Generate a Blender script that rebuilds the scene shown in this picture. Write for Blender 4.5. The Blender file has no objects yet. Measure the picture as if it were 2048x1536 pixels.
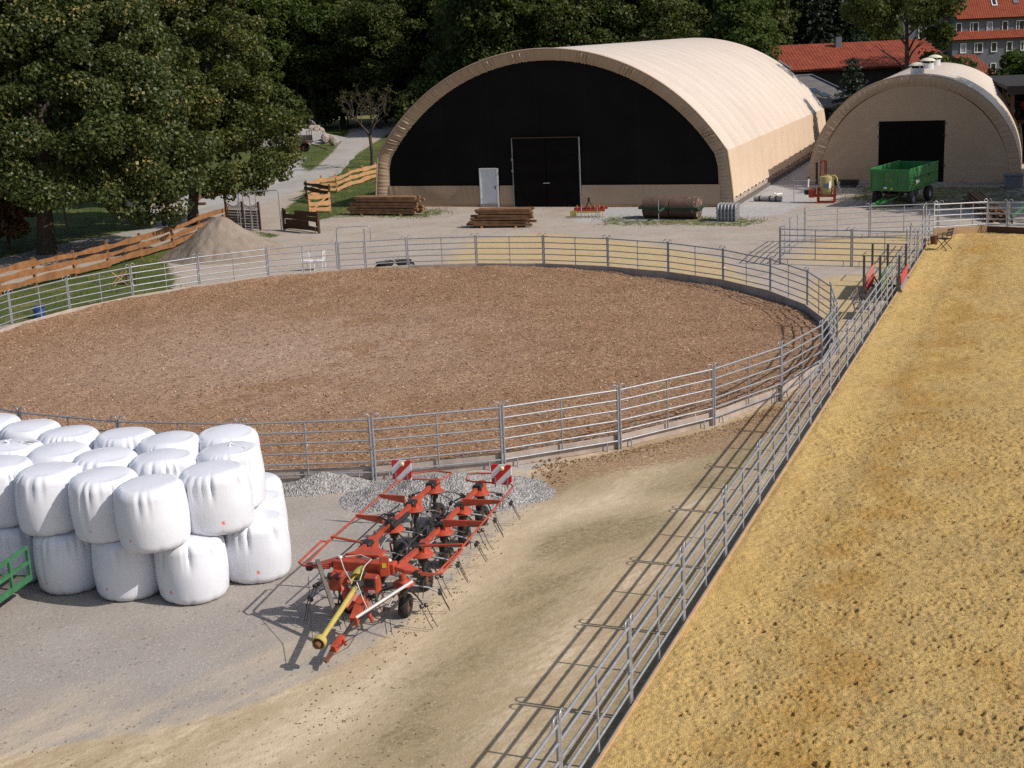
import bpy, math, random
import numpy as np
from mathutils import Vector, Matrix, Quaternion
random.seed(7)
rng = np.random.default_rng(11)
R = math.radians
PI = math.pi
sc = bpy.context.scene
col = bpy.data.collections.new("yard"); sc.collection.children.link(col)

# ------------------------------------------------------------------ camera
FPX, PITCH, ROLL, HC = 2780.6, .244503, -.045312, 9.7
cp, sp = math.cos(PITCH), math.sin(PITCH)
cr, sr = math.cos(ROLL), math.sin(ROLL)
r0, u0, f0 = Vector((1, 0, 0)), Vector((0, sp, cp)), Vector((0, cp, -sp))
cam_r = r0*cr + u0*sr
cam_u = u0*cr - r0*sr
def g(px, py, z=0.0):
    """point of the plane at height z seen at a photograph pixel"""
    d = f0*FPX + cam_r*(px-1024) - cam_u*(py-768)
    t = (z-HC)/d.z
    return Vector((d.x*t, d.y*t, z))
def aty(px, py, Y):
    d = f0*FPX + cam_r*(px-1024) - cam_u*(py-768)
    t = Y/d.y
    return Vector((d.x*t, Y, HC+d.z*t))
cd = bpy.data.cameras.new("camera"); cam = bpy.data.objects.new("camera", cd); col.objects.link(cam)
mw = Matrix((( cam_r.x, cam_u.x, -f0.x, 0), (cam_r.y, cam_u.y, -f0.y, 0), (cam_r.z, cam_u.z, -f0.z, HC), (0, 0, 0, 1)))
cam.matrix_world = mw
cd.sensor_width = 36; cd.lens = FPX/2048*36; cd.clip_start = .1; cd.clip_end = 8000
sc.camera = cam

# ------------------------------------------------------------------ light
SUN_AZ, SUN_EL = R(-22.8), R(40.8)
sv = Vector((math.cos(SUN_EL)*math.cos(SUN_AZ), math.cos(SUN_EL)*math.sin(SUN_AZ), math.sin(SUN_EL)))
sl = bpy.data.lights.new("sun", 'SUN'); sun = bpy.data.objects.new("sun", sl); col.objects.link(sun)
sl.energy = 4.45; sl.angle = R(.53); sl.color = (1, .94, .86)
sun.rotation_euler = (-sv).to_track_quat('-Z', 'Y').to_euler(); sun.location = (40, -20, 60)
w = bpy.data.worlds.new("World"); sc.world = w; w.use_nodes = True
nt = w.node_tree; nt.nodes.clear()
sky = nt.nodes.new('ShaderNodeTexSky'); sky.sky_type = 'NISHITA'; sky.sun_disc = False
sky.sun_elevation = SUN_EL; sky.sun_rotation = math.atan2(sv.x, sv.y); sky.air_density = 1.1; sky.dust_density = 2.2
bg = nt.nodes.new('ShaderNodeBackground'); bg.inputs[1].default_value = .105
wo = nt.nodes.new('ShaderNodeOutputWorld')
nt.links.new(sky.outputs[0], bg.inputs[0]); nt.links.new(bg.outputs[0], wo.inputs[0])
sc.view_settings.view_transform = 'Standard'; sc.view_settings.look = 'None'
sc.cycles.use_denoising = False
sc.view_settings.exposure = 0; sc.view_settings.gamma = 1

# ------------------------------------------------------------------ mesh helpers
class MB:
    def __init__(s): s.v = []; s.f = []; s.m = []
    def add(s, vs, fs, M=None, mi=0):
        b = len(s.v)
        if M is not None: vs = [tuple(M @ Vector(p)) for p in vs]
        s.v += [tuple(p) for p in vs]; s.f += [tuple(i+b for i in q) for q in fs]; s.m += [mi]*len(fs)
        return s
    def box(s, c, d, rz=0, M=None, mi=0, bev=0):
        x, y, z = d[0]/2, d[1]/2, d[2]/2
        T = Matrix.Translation(c) @ Matrix.Rotation(rz, 4, 'Z')
        if M is not None: T = M @ T
        if bev:
            b = min(bev, x*.9, y*.9, z*.9); vs = []; 
            for (ax, ay, az) in ((x-b, y-b, -z), (x, y, -z+b), (x, y, z-b), (x-b, y-b, z)):
                b2 = b if ax == x else 0
                vs += [(-ax+b2, -ay, az), (ax-b2, -ay, az), (ax, -ay+b2, az), (ax, ay-b2, az), (ax-b2, ay, az), (-ax+b2, ay, az), (-ax, ay-b2, az), (-ax, -ay+b2, az)]
            fs = [tuple(range(7, -1, -1)), tuple(range(24, 32))]
            for k in range(3):
                for i in range(8):
                    j = (i+1) % 8
                    fs.append((k*8+i, k*8+j, k*8+8+j, k*8+8+i))
            return s.add(vs, fs, T, mi)
        vs = [(-x, -y, -z), (x, -y, -z), (x, y, -z), (-x, y, -z), (-x, -y, z), (x, -y, z), (x, y, z), (-x, y, z)]
        return s.add(vs, [(0, 3, 2, 1), (4, 5, 6, 7), (0, 1, 5, 4), (1, 2, 6, 5), (2, 3, 7, 6), (3, 0, 4, 7)], T, mi)
    def bar(s, a, b, wd, hd, M=None, mi=0, roll=0):
        """rectangular bar from a to b, wd across (horizontal), hd deep"""
        a, b = Vector(a), Vector(b); d = b-a; L = d.length
        q = d.to_track_quat('X', 'Z').to_matrix().to_4x4()
        T = Matrix.Translation((a+b)/2) @ q @ Matrix.Rotation(roll, 4, 'X')
        if M is not None: T = M @ T
        return s.box((0, 0, 0), (L, wd, hd), M=T, mi=mi)
    def tube(s, pts, r, n=8, M=None, mi=0, cap=True):
        pts = [Vector(p) for p in pts]; k = len(pts)
        rs = r if isinstance(r, (list, tuple)) else [r]*k
        vs = []; prev = None
        for i, p in enumerate(pts):
            t = (pts[min(i+1, k-1)]-pts[max(i-1, 0)])
            if t.length < 1e-9: t = Vector((0, 0, 1))
            t.normalize()
            if prev is None:
                up = Vector((0, 0, 1)) if abs(t.z) < .9 else Vector((1, 0, 0))
                a = t.cross(up).normalized()
            else:
                a = (prev - t*prev.dot(t))
                a = a.normalized() if a.length > 1e-6 else t.orthogonal().normalized()
            prev = a; b = t.cross(a)
            for j in range(n):
                th = 2*PI*j/n
                vs.append(p + (a*math.cos(th)+b*math.sin(th))*rs[i])
        fs = []
        for i in range(k-1):
            for j in range(n):
                j2 = (j+1) % n
                fs.append((i*n+j, i*n+j2, i*n+n+j2, i*n+n+j))
        if cap:
            fs.append(tuple(range(n-1, -1, -1))); fs.append(tuple(range((k-1)*n, k*n)))
        return s.add(vs, fs, M, mi)
    def lathe(s, prof, n=24, M=None, mi=0, a0=0, a1=2*PI):
        full = abs(a1-a0-2*PI) < 1e-6; m = n if full else n+1
        vs = []
        for (r, z) in prof:
            for j in range(m):
                th = a0+(a1-a0)*j/n
                vs.append((r*math.cos(th), r*math.sin(th), z))
        fs = []
        for i in range(len(prof)-1):
            for j in range(n):
                j2 = (j+1) % m
                fs.append((i*m+j, i*m+j2, i*m+m+j2, i*m+m+j))
        return s.add(vs, fs, M, mi)
    def prism(s, poly, z0, z1, M=None, mi=0):
        n = len(poly)
        vs = [(p[0], p[1], z0) for p in poly]+[(p[0], p[1], z1) for p in poly]
        fs = [tuple(range(n-1, -1, -1)), tuple(range(n, 2*n))]
        fs += [(i, (i+1) % n, n+(i+1) % n, n+i) for i in range(n)]
        return s.add(vs, fs, M, mi)
    def build(s, name, mat, parent=None, smooth=None, loc=None, rz=None):
        me = bpy.data.meshes.new(name); me.from_pydata(s.v, [], s.f)
        for mm in (mat if isinstance(mat, (list, tuple)) else [mat]): me.materials.append(mm)
        if any(s.m): me.polygons.foreach_set('material_index', s.m)
        if smooth is not None:
            me.polygons.foreach_set('use_smooth', [True]*len(s.f)); me.set_sharp_from_angle(angle=R(smooth))
        me.update()
        o = bpy.data.objects.new(name, me); col.objects.link(o)
        if parent: o.parent = parent
        if loc is not None: o.location = loc
        if rz is not None: o.rotation_euler = (0, 0, rz)
        return o
def np_mesh(name, V, F, mat, smooth=True, attrs=None, fattrs=None):
    """V (n,3), F (m,k) arrays"""
    me = bpy.data.meshes.new(name); n, m, k = len(V), len(F), F.shape[1]
    me.vertices.add(n); me.vertices.foreach_set('co', np.ascontiguousarray(V, np.float32).ravel())
    me.loops.add(m*k); me.loops.foreach_set('vertex_index', np.ascontiguousarray(F, np.int32).ravel())
    me.polygons.add(m); me.polygons.foreach_set('loop_start', np.arange(0, m*k, k, dtype=np.int32))
    me.polygons.foreach_set('loop_total', np.full(m, k, np.int32))
    me.polygons.foreach_set('use_smooth', np.full(m, smooth, bool))
    for nm, a in (attrs or {}).items():
        at = me.attributes.new(nm, 'FLOAT', 'POINT'); at.data.foreach_set('value', np.ascontiguousarray(a, np.float32))
    for nm, a in (fattrs or {}).items():
        at = me.attributes.new(nm, 'FLOAT', 'FACE'); at.data.foreach_set('value', np.ascontiguousarray(a, np.float32))
    me.update(calc_edges=True); me.validate()
    me.materials.append(mat)
    return me
def obj(name, me, parent=None, loc=None, rz=None):
    o = bpy.data.objects.new(name, me); col.objects.link(o)
    if parent: o.parent = parent
    if loc is not None: o.location = loc
    if rz is not None: o.rotation_euler = (0, 0, rz)
    return o
def tag(o, label=None, cat=None, group=None, kind=None):
    if label: o['label'] = label
    if cat: o['category'] = cat
    if group: o['group'] = group
    if kind: o['kind'] = kind
    return o
def thing(name, label, cat, loc=(0, 0, 0), rz=0, group=None):
    o = bpy.data.objects.new(name, None); col.objects.link(o); o.empty_display_size = .2
    o.location = loc; o.rotation_euler = (0, 0, rz)
    return tag(o, label, cat, group)
def dup(root, loc, rz=0, label=None, group=None, scale=None, keep=None):
    r = root.copy(); col.objects.link(r); r.location = loc; r.rotation_euler = (0, 0, rz)
    if scale: r.scale = scale
    if label: r['label'] = label
    if group: r['group'] = group
    for ch in list(root.children):
        if keep and not keep(ch): continue
        c = ch.copy(); col.objects.link(c); c.parent = r
        for gc in list(ch.children):
            d = gc.copy(); col.objects.link(d); d.parent = c
    return r
def frame(loc, ang):
    return Matrix.Translation(loc) @ Matrix.Rotation(ang, 4, 'Z')
ORD = ["first", "second", "third", "fourth", "fifth", "sixth", "seventh", "eighth", "ninth", "tenth", "eleventh", "twelfth",
       "thirteenth", "fourteenth", "fifteenth", "sixteenth", "seventeenth", "eighteenth", "nineteenth", "twentieth"]

# ------------------------------------------------------------------ material helpers
class NT:
    def __init__(s, name):
        s.m = bpy.data.materials.new(name); s.m.use_nodes = True; s.t = s.m.node_tree
        s.b = s.t.nodes['Principled BSDF']; s.o = s.t.nodes['Material Output']
    def n(s, typ, **kw):
        nd = s.t.nodes.new(typ)
        for k, v in kw.items():
            if k == 'ins':
                for kk, vv in v.items(): s.put(nd, kk, vv)
            else: setattr(nd, k, v)
        return nd
    def put(s, nd, k, v):
        i = nd.inputs[k]
        if isinstance(v, bpy.types.NodeSocket): s.t.links.new(v, i)
        elif isinstance(v, (tuple, list)) and len(v) == 3 and i.type == 'RGBA': i.default_value = (*v, 1)
        else: i.default_value = v
    def pos(s): return s.n('ShaderNodeNewGeometry').outputs['Position']
    def objc(s): return s.n('ShaderNodeTexCoord').outputs['Object']
    def attr(s, nm): return s.n('ShaderNodeAttribute', attribute_name=nm).outputs['Fac']
    def noise(s, vec, scale, detail=3, rough=.55, dist=0):
        return s.n('ShaderNodeTexNoise', ins={'Vector': vec, 'Scale': scale, 'Detail': detail, 'Roughness': rough, 'Distortion': dist}).outputs['Fac']
    def vor(s, vec, scale, out='Color', feature='F1'):
        return s.n('ShaderNodeTexVoronoi', feature=feature, ins={'Vector': vec, 'Scale': scale}).outputs[out]
    def wave(s, vec, scale, dist=0, dirn='X', typ='BANDS', prof='SIN'):
        return s.n('ShaderNodeTexWave', wave_type=typ, bands_direction=dirn, wave_profile=prof, ins={'Vector': vec, 'Scale': scale, 'Distortion': dist}).outputs['Fac']
    def mapr(s, x, a, b, c=0, d=1, smooth=False):
        return s.n('ShaderNodeMapRange', interpolation_type='SMOOTHSTEP' if smooth else 'LINEAR', ins={0: x, 1: a, 2: b, 3: c, 4: d}).outputs[0]
    def math(s, op, a, b=0.0, c=0.0): return s.n('ShaderNodeMath', operation=op, ins={0: a, 1: b, 2: c}).outputs[0]
    def mix(s, f, a, b, typ='MIX'):
        nd = s.n('ShaderNodeMix', data_type='RGBA', blend_type=typ)
        s.put(nd, 0, f); s.put(nd, 6, a); s.put(nd, 7, b); return nd.outputs[2]
    def scale(s, vec, v):
        nd = s.n('ShaderNodeMapping'); s.put(nd, 'Vector', vec); nd.inputs['Scale'].default_value = v; return nd.outputs[0]
    def sep(s, vec):
        return s.n('ShaderNodeSeparateXYZ', ins={0: vec}).outputs
    def bump(s, h, st, dist=.02, nrm=None):
        nd = s.n('ShaderNodeBump', ins={'Strength': st, 'Distance': dist, 'Height': h})
        if nrm: s.put(nd, 'Normal', nrm)
        return nd.outputs[0]
    def fin(s, c=None, rough=.8, metal=0, nrm=None, spec=.3):
        if c is not None: s.put(s.b, 'Base Color', c)
        s.put(s.b, 'Roughness', rough); s.put(s.b, 'Metallic', metal); s.put(s.b, 'Specular IOR Level', spec)
        if nrm: s.put(s.b, 'Normal', nrm)
        return s.m
def simple(name, c, rough=.7, metal=0, c2=None, sc_=3.0, bump=0, bsc=40, spec=.3, obj_=True, lo=.35, hi=.65):
    k = NT(name); v = k.objc() if obj_ else k.pos()
    cc = k.mix(k.mapr(k.noise(v, sc_, 5, .6), lo, hi), c, c2 if c2 else tuple(x*.72 for x in c))
    nr = k.bump(k.noise(v, bsc, 4), bump, .02) if bump else None
    return k.fin(cc, rough, metal, nr, spec)

MAT = {}
MAT['galv'] = simple('galvanised_steel', (.36, .37, .40), .42, .4, (.27, .28, .31), 9, .05, 90, .5)
MAT['galv_sunlit'] = simple('sunlit_tinted_galvanised_steel', (.74, .74, .75), .35, .35, (.66, .66, .68), 6, 0, 40, .5)  # paler steel colour carries the sun glare on the far arena panel
MAT['galv_dull'] = simple('weathered_galvanised_steel', (.27, .275, .29), .55, .4, (.20, .205, .22), 6, .05, 80, .4)
MAT['kick'] = simple('weathered_kick_board', (.43, .355, .31), .85, 0, (.31, .25, .215), 2.5, .25, 30)
MAT['kick_new'] = simple('fresh_kick_board', (.44, .29, .17), .8, 0, (.35, .23, .13), 2.5, .2, 30)
MAT['redpaint'] = simple('red_orange_paint', (.46, .062, .026), .5, 0, (.27, .05, .028), 5, .05, 40, .45)
MAT['redfaded'] = simple('faded_red_paint', (.40, .05, .025), .6, 0, (.22, .05, .03), 6, .1, 40)
MAT['yellowpaint'] = simple('faded_yellow_plastic', (.46, .36, .09), .5, 0, (.33, .27, .08), 6, .05, 40, .4)
MAT['greenpaint'] = simple('green_paint', (.035, .19, .045), .4, 0, (.025, .13, .035), 3, .04, 40, .5)
MAT['greenframe'] = simple('dull_green_paint', (.05, .17, .075), .5, 0, (.035, .12, .06), 5, .06, 40, .4)
MAT['rubber'] = simple('tyre_rubber', (.016, .016, .018), .8, 0, (.04, .037, .034), 14, .2, 60)
MAT['blacksteel'] = simple('dark_steel', (.03, .03, .033), .5, .4, (.05, .042, .036), 8, .1, 60, .4)
MAT['spring'] = simple('spring_steel', (.10, .095, .09), .5, .6, (.07, .055, .045), 10, .05, 60, .4)
MAT['chrome'] = simple('bright_steel', (.82, .81, .80), .35, .3, (.72, .71, .70), 6, 0, 40, .5)
MAT['rust'] = simple('rusty_steel', (.17, .075, .04), .9, 0, (.10, .05, .03), 8, .2, 50)
MAT['whitepaint'] = simple('white_paint', (.78, .78, .78), .5, 0, (.66, .66, .66), 5, .05, 50)
MAT['wood_new'] = simple('orange_larch_wood', (.28, .13, .05), .8, 0, (.165, .075, .032), 2.2, .2, 25)
MAT['wood_pale'] = simple('pale_larch_wood', (.50, .28, .135), .75, 0, (.38, .20, .09), 2.2, .2, 25)
MAT['wood_dark'] = simple('dark_and_shaded_wood', (.085, .042, .026), .8, 0, (.055, .03, .02), 3, .2, 25)
MAT['wood_grey'] = simple('grey_weathered_wood', (.16, .135, .115), .9, 0, (.10, .085, .075), 4, .3, 30)
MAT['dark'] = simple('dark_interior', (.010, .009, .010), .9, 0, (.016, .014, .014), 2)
MAT['blueplastic'] = simple('blue_plastic', (.03, .085, .26), .45, 0, (.025, .07, .2), 4)
MAT['blackplastic'] = simple('black_plastic', (.013, .013, .014), .45, 0, (.025, .024, .023), 6, .05, 60, .5)
# ------------------------------------------------------------------ ground
RC, RR, A0, DA = Vector((-4.285, 44.998, 0)), 14.712, 2.7969, .204588        # the round pen
PL, TOP = 3.0, 1.46
FP = [Vector((.38, 15.62, 0)) + Vector((1.1323, 2.793, 0))*i for i in range(-3, 17)]   # the straight pen line
FD = Vector((1.1323, 2.793, 0)).normalized(); FN = Vector((FD.y, -FD.x, 0))             # along it / towards the arena
def pxpoly(pp): return np.array([tuple(g(*p))[:2] for p in pp])
def sdf(P, poly):
    """signed distance, inside positive"""
    n = len(poly); d = np.full(len(P), 1e9); ins = np.zeros(len(P), bool)
    for i in range(n):
        a, b = poly[i], poly[(i+1) % n]; e = b-a; wv = P-a
        t = np.clip((wv@e)/max(e@e, 1e-9), 0, 1); q = wv-np.outer(t, e); d = np.minimum(d, (q**2).sum(1))
        c = ((a[1] <= P[:, 1]) & (b[1] > P[:, 1])) | ((b[1] <= P[:, 1]) & (a[1] > P[:, 1]))
        with np.errstate(divide='ignore', invalid='ignore'):
            xi = a[0]+(P[:, 1]-a[1])*(b[0]-a[0])/(b[1]-a[1])
        ins ^= c & (P[:, 0] < xi)
    d = np.sqrt(d); return np.where(ins, d, -d)
def soft(P, polys, wd):
    m = np.zeros(len(P))
    for p in polys: m = np.maximum(m, np.clip(.5+sdf(P, p)/(2*wd), 0, 1))
    return m
def vnoise(P, s, seed=0):
    """cheap smooth value noise in 2-D"""
    q = P*s+seed*17.3; i = np.floor(q).astype(np.int64); f = q-i; f = f*f*(3-2*f)
    def h(a, b):
        x = (a*374761393+b*668265263+seed*1442695041) & 0x7fffffff; x = ((x ^ (x >> 13))*1274126177) & 0x7fffffff
        return ((x ^ (x >> 16)) & 0xffff)/65535.
    a, b, c, d = h(i[:, 0], i[:, 1]), h(i[:, 0]+1, i[:, 1]), h(i[:, 0], i[:, 1]+1), h(i[:, 0]+1, i[:, 1]+1)
    return (a*(1-f[:, 0])+b*f[:, 0])*(1-f[:, 1])+(c*(1-f[:, 0])+d*f[:, 0])*f[:, 1]
def gridmesh(xs, ys):
    X, Y = np.meshgrid(xs, ys); P = np.stack([X.ravel(), Y.ravel()], 1); nx, ny = len(xs), len(ys)
    i = np.arange(nx*ny).reshape(ny, nx)
    F = np.stack([i[:-1, :-1].ravel(), i[:-1, 1:].ravel(), i[1:, 1:].ravel(), i[1:, :-1].ravel()], 1)
    return P, F
def prune(V, F, keep, attrs=()):
    F = F[keep[F].all(1)]; used = np.zeros(len(V), bool); used[F.ravel()] = True
    idx = np.cumsum(used)-1
    return V[used], idx[F], [a[used] for a in attrs]

ASPH = pxpoly([(-900, 1010), (0, 950), (540, 962), (760, 968), (1010, 940), (1075, 955), (1072, 1000), (985, 1070), (890, 1170), (800, 1250), (680, 1330), (500, 1410), (300, 1460), (60, 1500), (-250, 1560), (-1100, 1720)])
PATHP = pxpoly([(1085, 955), (1240, 900), (1432, 862), (1563, 800), (1650, 735), (1690, 690), (1715, 640), (1780, 600), (1900, 560), (2000, 700), (1700, 1600), (900, 2300), (-900, 1740), (-300, 1570), (60, 1505), (300, 1465), (500, 1420), (690, 1340), (800, 1262), (900, 1175), (990, 1075), (1080, 1000)])
YELL = [pxpoly([(860, 545), (950, 480), (1090, 466), (1300, 488), (1440, 520), (1520, 580), (1400, 600), (1100, 560)]),
        pxpoly([(1600, 610), (1620, 560), (1760, 545), (1900, 545), (1850, 640), (1720, 690)]),
        pxpoly([(1585, 522), (1640, 478), (1850, 470), (1900, 480), (1850, 545), (1690, 528)])]
GRAV = [pxpoly([(1150, 446), (1160, 412), (1470, 412), (1640, 296), (1660, 345), (1625, 400), (1560, 430), (1470, 436), (1300, 440)]),
        pxpoly([(300, 470), (393, 421), (500, 392), (600, 350), (682, 290), (700, 262), (600, 240), (380, 262), (350, 400)]),
        pxpoly([(560, 1000), (640, 960), (1080, 930), (1080, 975), (900, 1000)])]
GRASS = [pxpoly([(-300, 760), (0, 652), (140, 625), (270, 600), (345, 583), (352, 555), (330, 520), (455, 452), (560, 470), (540, 476), (455, 446), (330, 500), (-60, 600), (-500, 640)]),
         pxpoly([(566, 420), (610, 386), (700, 326), (752, 300), (760, 405), (690, 428), (640, 440), (590, 442)]),
         pxpoly([(-500, 600), (0, 517), (140, 483), (302, 455), (320, 440), (240, 400), (240, 300), (-700, 300)]),
         pxpoly([(620, 345), (665, 305), (700, 262), (650, 262), (600, 330)]),
         pxpoly([(1180, 452), (1190, 432), (1480, 432), (1570, 440), (1500, 455)]),
         pxpoly([(640, 440), (700, 436), (860, 438), (915, 424), (905, 414), (830, 418), (640, 420)]),
         pxpoly([(1680, 400), (1700, 372), (2048, 372), (2100, 400), (1900, 420)]),
         np.array([(-60., 100), (-18, 97), (-17.5, 170), (-60, 170)]), np.array([(-14., 96), (-8, 96), (16, 140), (-12, 168)])]
xs = np.concatenate([np.arange(-46, 46.1, .4)]); ys = np.concatenate([np.arange(6, 100, .4), np.arange(100, 176, .8)])
P, F = gridmesh(xs, ys)
far = P[:, 1] > 122
mA = soft(P, [ASPH], .35); mS = np.clip(.5+(sdf(P, PATHP)+.6)/1.0, 0, 1); mY = soft(P, YELL, .9); mG = soft(P, GRAV, .6)
mR = np.maximum(np.maximum(soft(P, GRASS[:4]+GRASS[7:], .6), soft(P, GRASS[4:7], .9)*.55), np.where(far & ~((P[:, 0] > -19) & (P[:, 0] < -11) & (P[:, 1] < 168)), 1, 0))
# dust of the sandy path carried over the asphalt near its edge
mD = np.clip(1-np.abs(sdf(P, ASPH))/2.6, 0, 1)*(sdf(P, ASPH) > 0)
mM = soft(P, [pxpoly(q) for q in ([(1088, 985), (1110, 955), (1190, 948), (1180, 975), (1120, 1000)], [(1070, 1085), (1160, 1050), (1290, 1020), (1350, 1050), (1300, 1085), (1180, 1120), (1080, 1120)], [(690, 1560), (790, 1440), (870, 1330), (960, 1220), (1060, 1150), (1180, 1130), (1120, 1200), (1000, 1310), (930, 1420), (860, 1560)], [(1300, 985), (1400, 920), (1520, 850), (1600, 800), (1560, 880), (1440, 980)], [(1180, 1420), (1300, 1250), (1440, 1100), (1500, 1010), (1400, 1260), (1250, 1480), (1150, 1560), (1080, 1560)])], .9)
mP = soft(P, [pxpoly([(1010, 1075), (1110, 1010), (1250, 985), (1240, 1010), (1090, 1060), (980, 1150), (890, 1260), (760, 1400), (600, 1500), (430, 1540), (600, 1420), (780, 1310), (900, 1190)])], .8)
mL = soft(P, [pxpoly([(1075, 960), (1085, 945), (1240, 900), (1432, 862), (1563, 800), (1655, 735), (1700, 690), (1690, 740), (1590, 845), (1440, 905), (1250, 940), (1130, 965), (1085, 1000)])], .45)
V = np.zeros((len(P), 3)); V[:, :2] = P
V[:, 2] = (vnoise(P, .35, 3)-.5)*.03*(1-mA)
k = NT('ground'); p = k.pos()
n1 = k.noise(p, .55, 5, .62); n2 = k.noise(p, 3.2, 5, .6); n3 = k.noise(p, 26, 3, .6); n4 = k.noise(p, 9, 5, .65)
nf = k.vor(p, 34, 'Color'); nfs = k.sep(nf)[0]
def msk(a, amp=.5, wd=.16):
    x = k.math('ADD', k.attr(a), k.math('MULTIPLY_ADD', k.math('MULTIPLY_ADD', n2, .6, k.math('MULTIPLY', n1, .4)), amp*2, -amp))
    return k.mapr(x, .5-wd, .5+wd, smooth=True)
dirt = k.mix(k.mapr(n2, .38, .62), (.36, .295, .24), (.275, .225, .185))
dirt = k.mix(k.mapr(n1, .35, .68), dirt, (.385, .335, .29))
dirt = k.mix(k.mapr(nfs, .84, .96), dirt, (.45, .41, .37)); dirt = k.mix(k.mapr(n3, .62, .75, 0, .5), dirt, (.17, .14, .11))
asph = k.mix(k.mapr(n1, .3, .7), (.275, .245, .222), (.335, .305, .28))
asph = k.mix(k.mapr(n2, .5, .78, 0, .6), asph, (.33, .285, .24)); asph = k.mix(k.mapr(nfs, .9, 1, 0, .55), asph, (.50, .47, .44))
asph = k.mix(k.mapr(nfs, 0, .12, .45, 0), asph, (.16, .14, .125))
# the path: blown sand streaked along its length, olive moss where nobody walks
st = k.n('ShaderNodeMapping', vector_type='TEXTURE', ins={'Vector': p}); st.inputs['Rotation'].default_value = (0, 0, R(50)); st.inputs['Scale'].default_value = (2.0, .7, 1)
ns = k.noise(st.outputs[0], .9, 6, .62); ns2 = k.noise(st.outputs[0], 6, 4, .6)
sand = k.mix(k.mapr(ns, .40, .60), (.37, .285, .18), (.53, .43, .295))
sand = k.mix(k.mapr(ns2, .42, .6, 0, .6), sand, (.34, .25, .15))
sand = k.mix(k.math('MULTIPLY', k.attr('pale'), k.mapr(n2, .3, .65, .35, 1)), sand, (.56, .46, .33))
sand = k.mix(k.math('MULTIPLY', k.mapr(k.math('MULTIPLY', k.attr('moss'), k.mapr(ns, .36, .62, .35, 1.5)), .12, .75), k.mapr(n4, .3, .65, .45, .95)), sand, (.19, .148, .075))
sand = k.mix(k.math('MULTIPLY', k.mapr(k.math('MULTIPLY', k.attr('litt'), k.mapr(n4, .35, .6, .3, 1.5)), .2, .7), .85), sand, k.mix(nfs, (.15, .085, .045), (.36, .235, .14)))
sand = k.mix(k.mapr(n3, .62, .76, 0, .45), sand, (.20, .14, .075)); sand = k.mix(k.mapr(nfs, .93, 1, 0, .4), sand, (.55, .46, .36))
yel = k.mix(k.mapr(n2, .3, .7), (.52, .39, .19), (.41, .295, .135)); yel = k.mix(k.mapr(n3, .6, .74, 0, .5), yel, (.27, .17, .07))
grv = k.mix(k.mapr(nfs, .1, .9), (.27, .255, .25), (.47, .455, .45)); grv = k.mix(k.mapr(n1, .45, .7, 0, .4), grv, (.30, .26, .21))
grs = k.mix(k.mapr(n4, .3, .7), (.045, .072, .018), (.085, .10, .03)); grs = k.mix(k.mapr(n1, .5, .72, 0, .75), grs, (.20, .175, .06))
c = dirt
c = k.mix(msk('grav', .5, .2), c, grv)
c = k.mix(k.math('MULTIPLY', msk('yell', .9, .35), .75), c, yel)
c = k.mix(msk('sand', .35, .12), c, sand)
c = k.mix(msk('asph', .55, .2), c, asph)
dm = k.math('MULTIPLY', k.attr('dust'), k.mapr(ns, .36, .62)); c = k.mix(k.mapr(dm, .05, .7, 0, .85), c, k.mix(.55, sand, (.44, .375, .305)))
c = k.mix(msk('gras', .75, .14), c, grs)
hgt = k.math('MULTIPLY_ADD', n3, .5, k.math('MULTIPLY', n4, .8))
MAT['ground'] = k.fin(c, .92, 0, k.bump(hgt, .55, .035), .15)
o = obj('ground', np_mesh('ground', V, F, MAT['ground'], True, {'asph': mA, 'sand': mS, 'yell': mY, 'grav': mG, 'gras': mR, 'dust': mD, 'moss': mM, 'pale': mP, 'litt': mL})); tag(o, kind='structure')
# meadow and land out to the horizon
m = MB(); E_ = 5200
x0, x1, y0, y1 = float(xs[0]), float(xs[-1]), float(ys[0]), float(ys[-1])
m.add([(-E_, -900, 0), (E_, -900, 0), (E_, E_, 0), (-E_, E_, 0), (x0, y0, 0), (x1, y0, 0), (x1, y1, 0), (x0, y1, 0)], [(0, 1, 5, 4), (1, 2, 6, 5), (2, 3, 7, 6), (3, 0, 4, 7)])
MAT['meadow'] = simple('meadow', (.12, .125, .035), .95, 0, (.20, .17, .06), .12, .3, 4, obj_=False)
tag(m.build('field', MAT['meadow']), kind='structure')

# concrete farm road
road = [g(*q) for q in ((0, 519), (140, 484), (302, 455), (393, 419), (497, 392), (555, 368), (633, 335), (653, 318), (682, 288), (700, 270))]
roadr = [g(*q) for q in ((0, 540), (140, 504), (310, 474), (455, 431), (604, 384), (633, 372), (682, 345), (711.6, 314), (735, 286), (752, 266))]
le = [Vector((-36, 58, 0))]+road+[Vector((-17.2, 176, 0))]; ri = [Vector((-34, 54, 0))]+roadr+[Vector((-12.0, 176, 0))]
def resample(pts, n):
    d = [0]
    for a, b in zip(pts, pts[1:]): d.append(d[-1]+(b-a).length)
    out = []
    for i in range(n+1):
        t = d[-1]*i/n; j = max(q for q in range(len(d)-1) if d[q] <= t+1e-9); out.append(pts[j].lerp(pts[j+1], (t-d[j])/max(d[j+1]-d[j], 1e-6)))
    return out
nseg = 90; le, ri = resample(le, nseg), resample(ri, nseg); m = MB()
vs = []; fs = []
for i in range(nseg+1):
    for j in range(5):
        q = le[i].lerp(ri[i], j/4); vs.append((q.x, q.y, .022+.012*(1-abs(j-2)/2)+(0 if j not in (0, 4) else -.03)))
for i in range(nseg):
    for j in range(4): fs.append((i*5+j, i*5+j+1, i*5+6+j, i*5+5+j))
m.add(vs, fs)
k = NT('road'); p = k.pos(); a = k.noise(p, .35, 5, .6); b = k.noise(p, 2.5, 5, .6)
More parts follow.
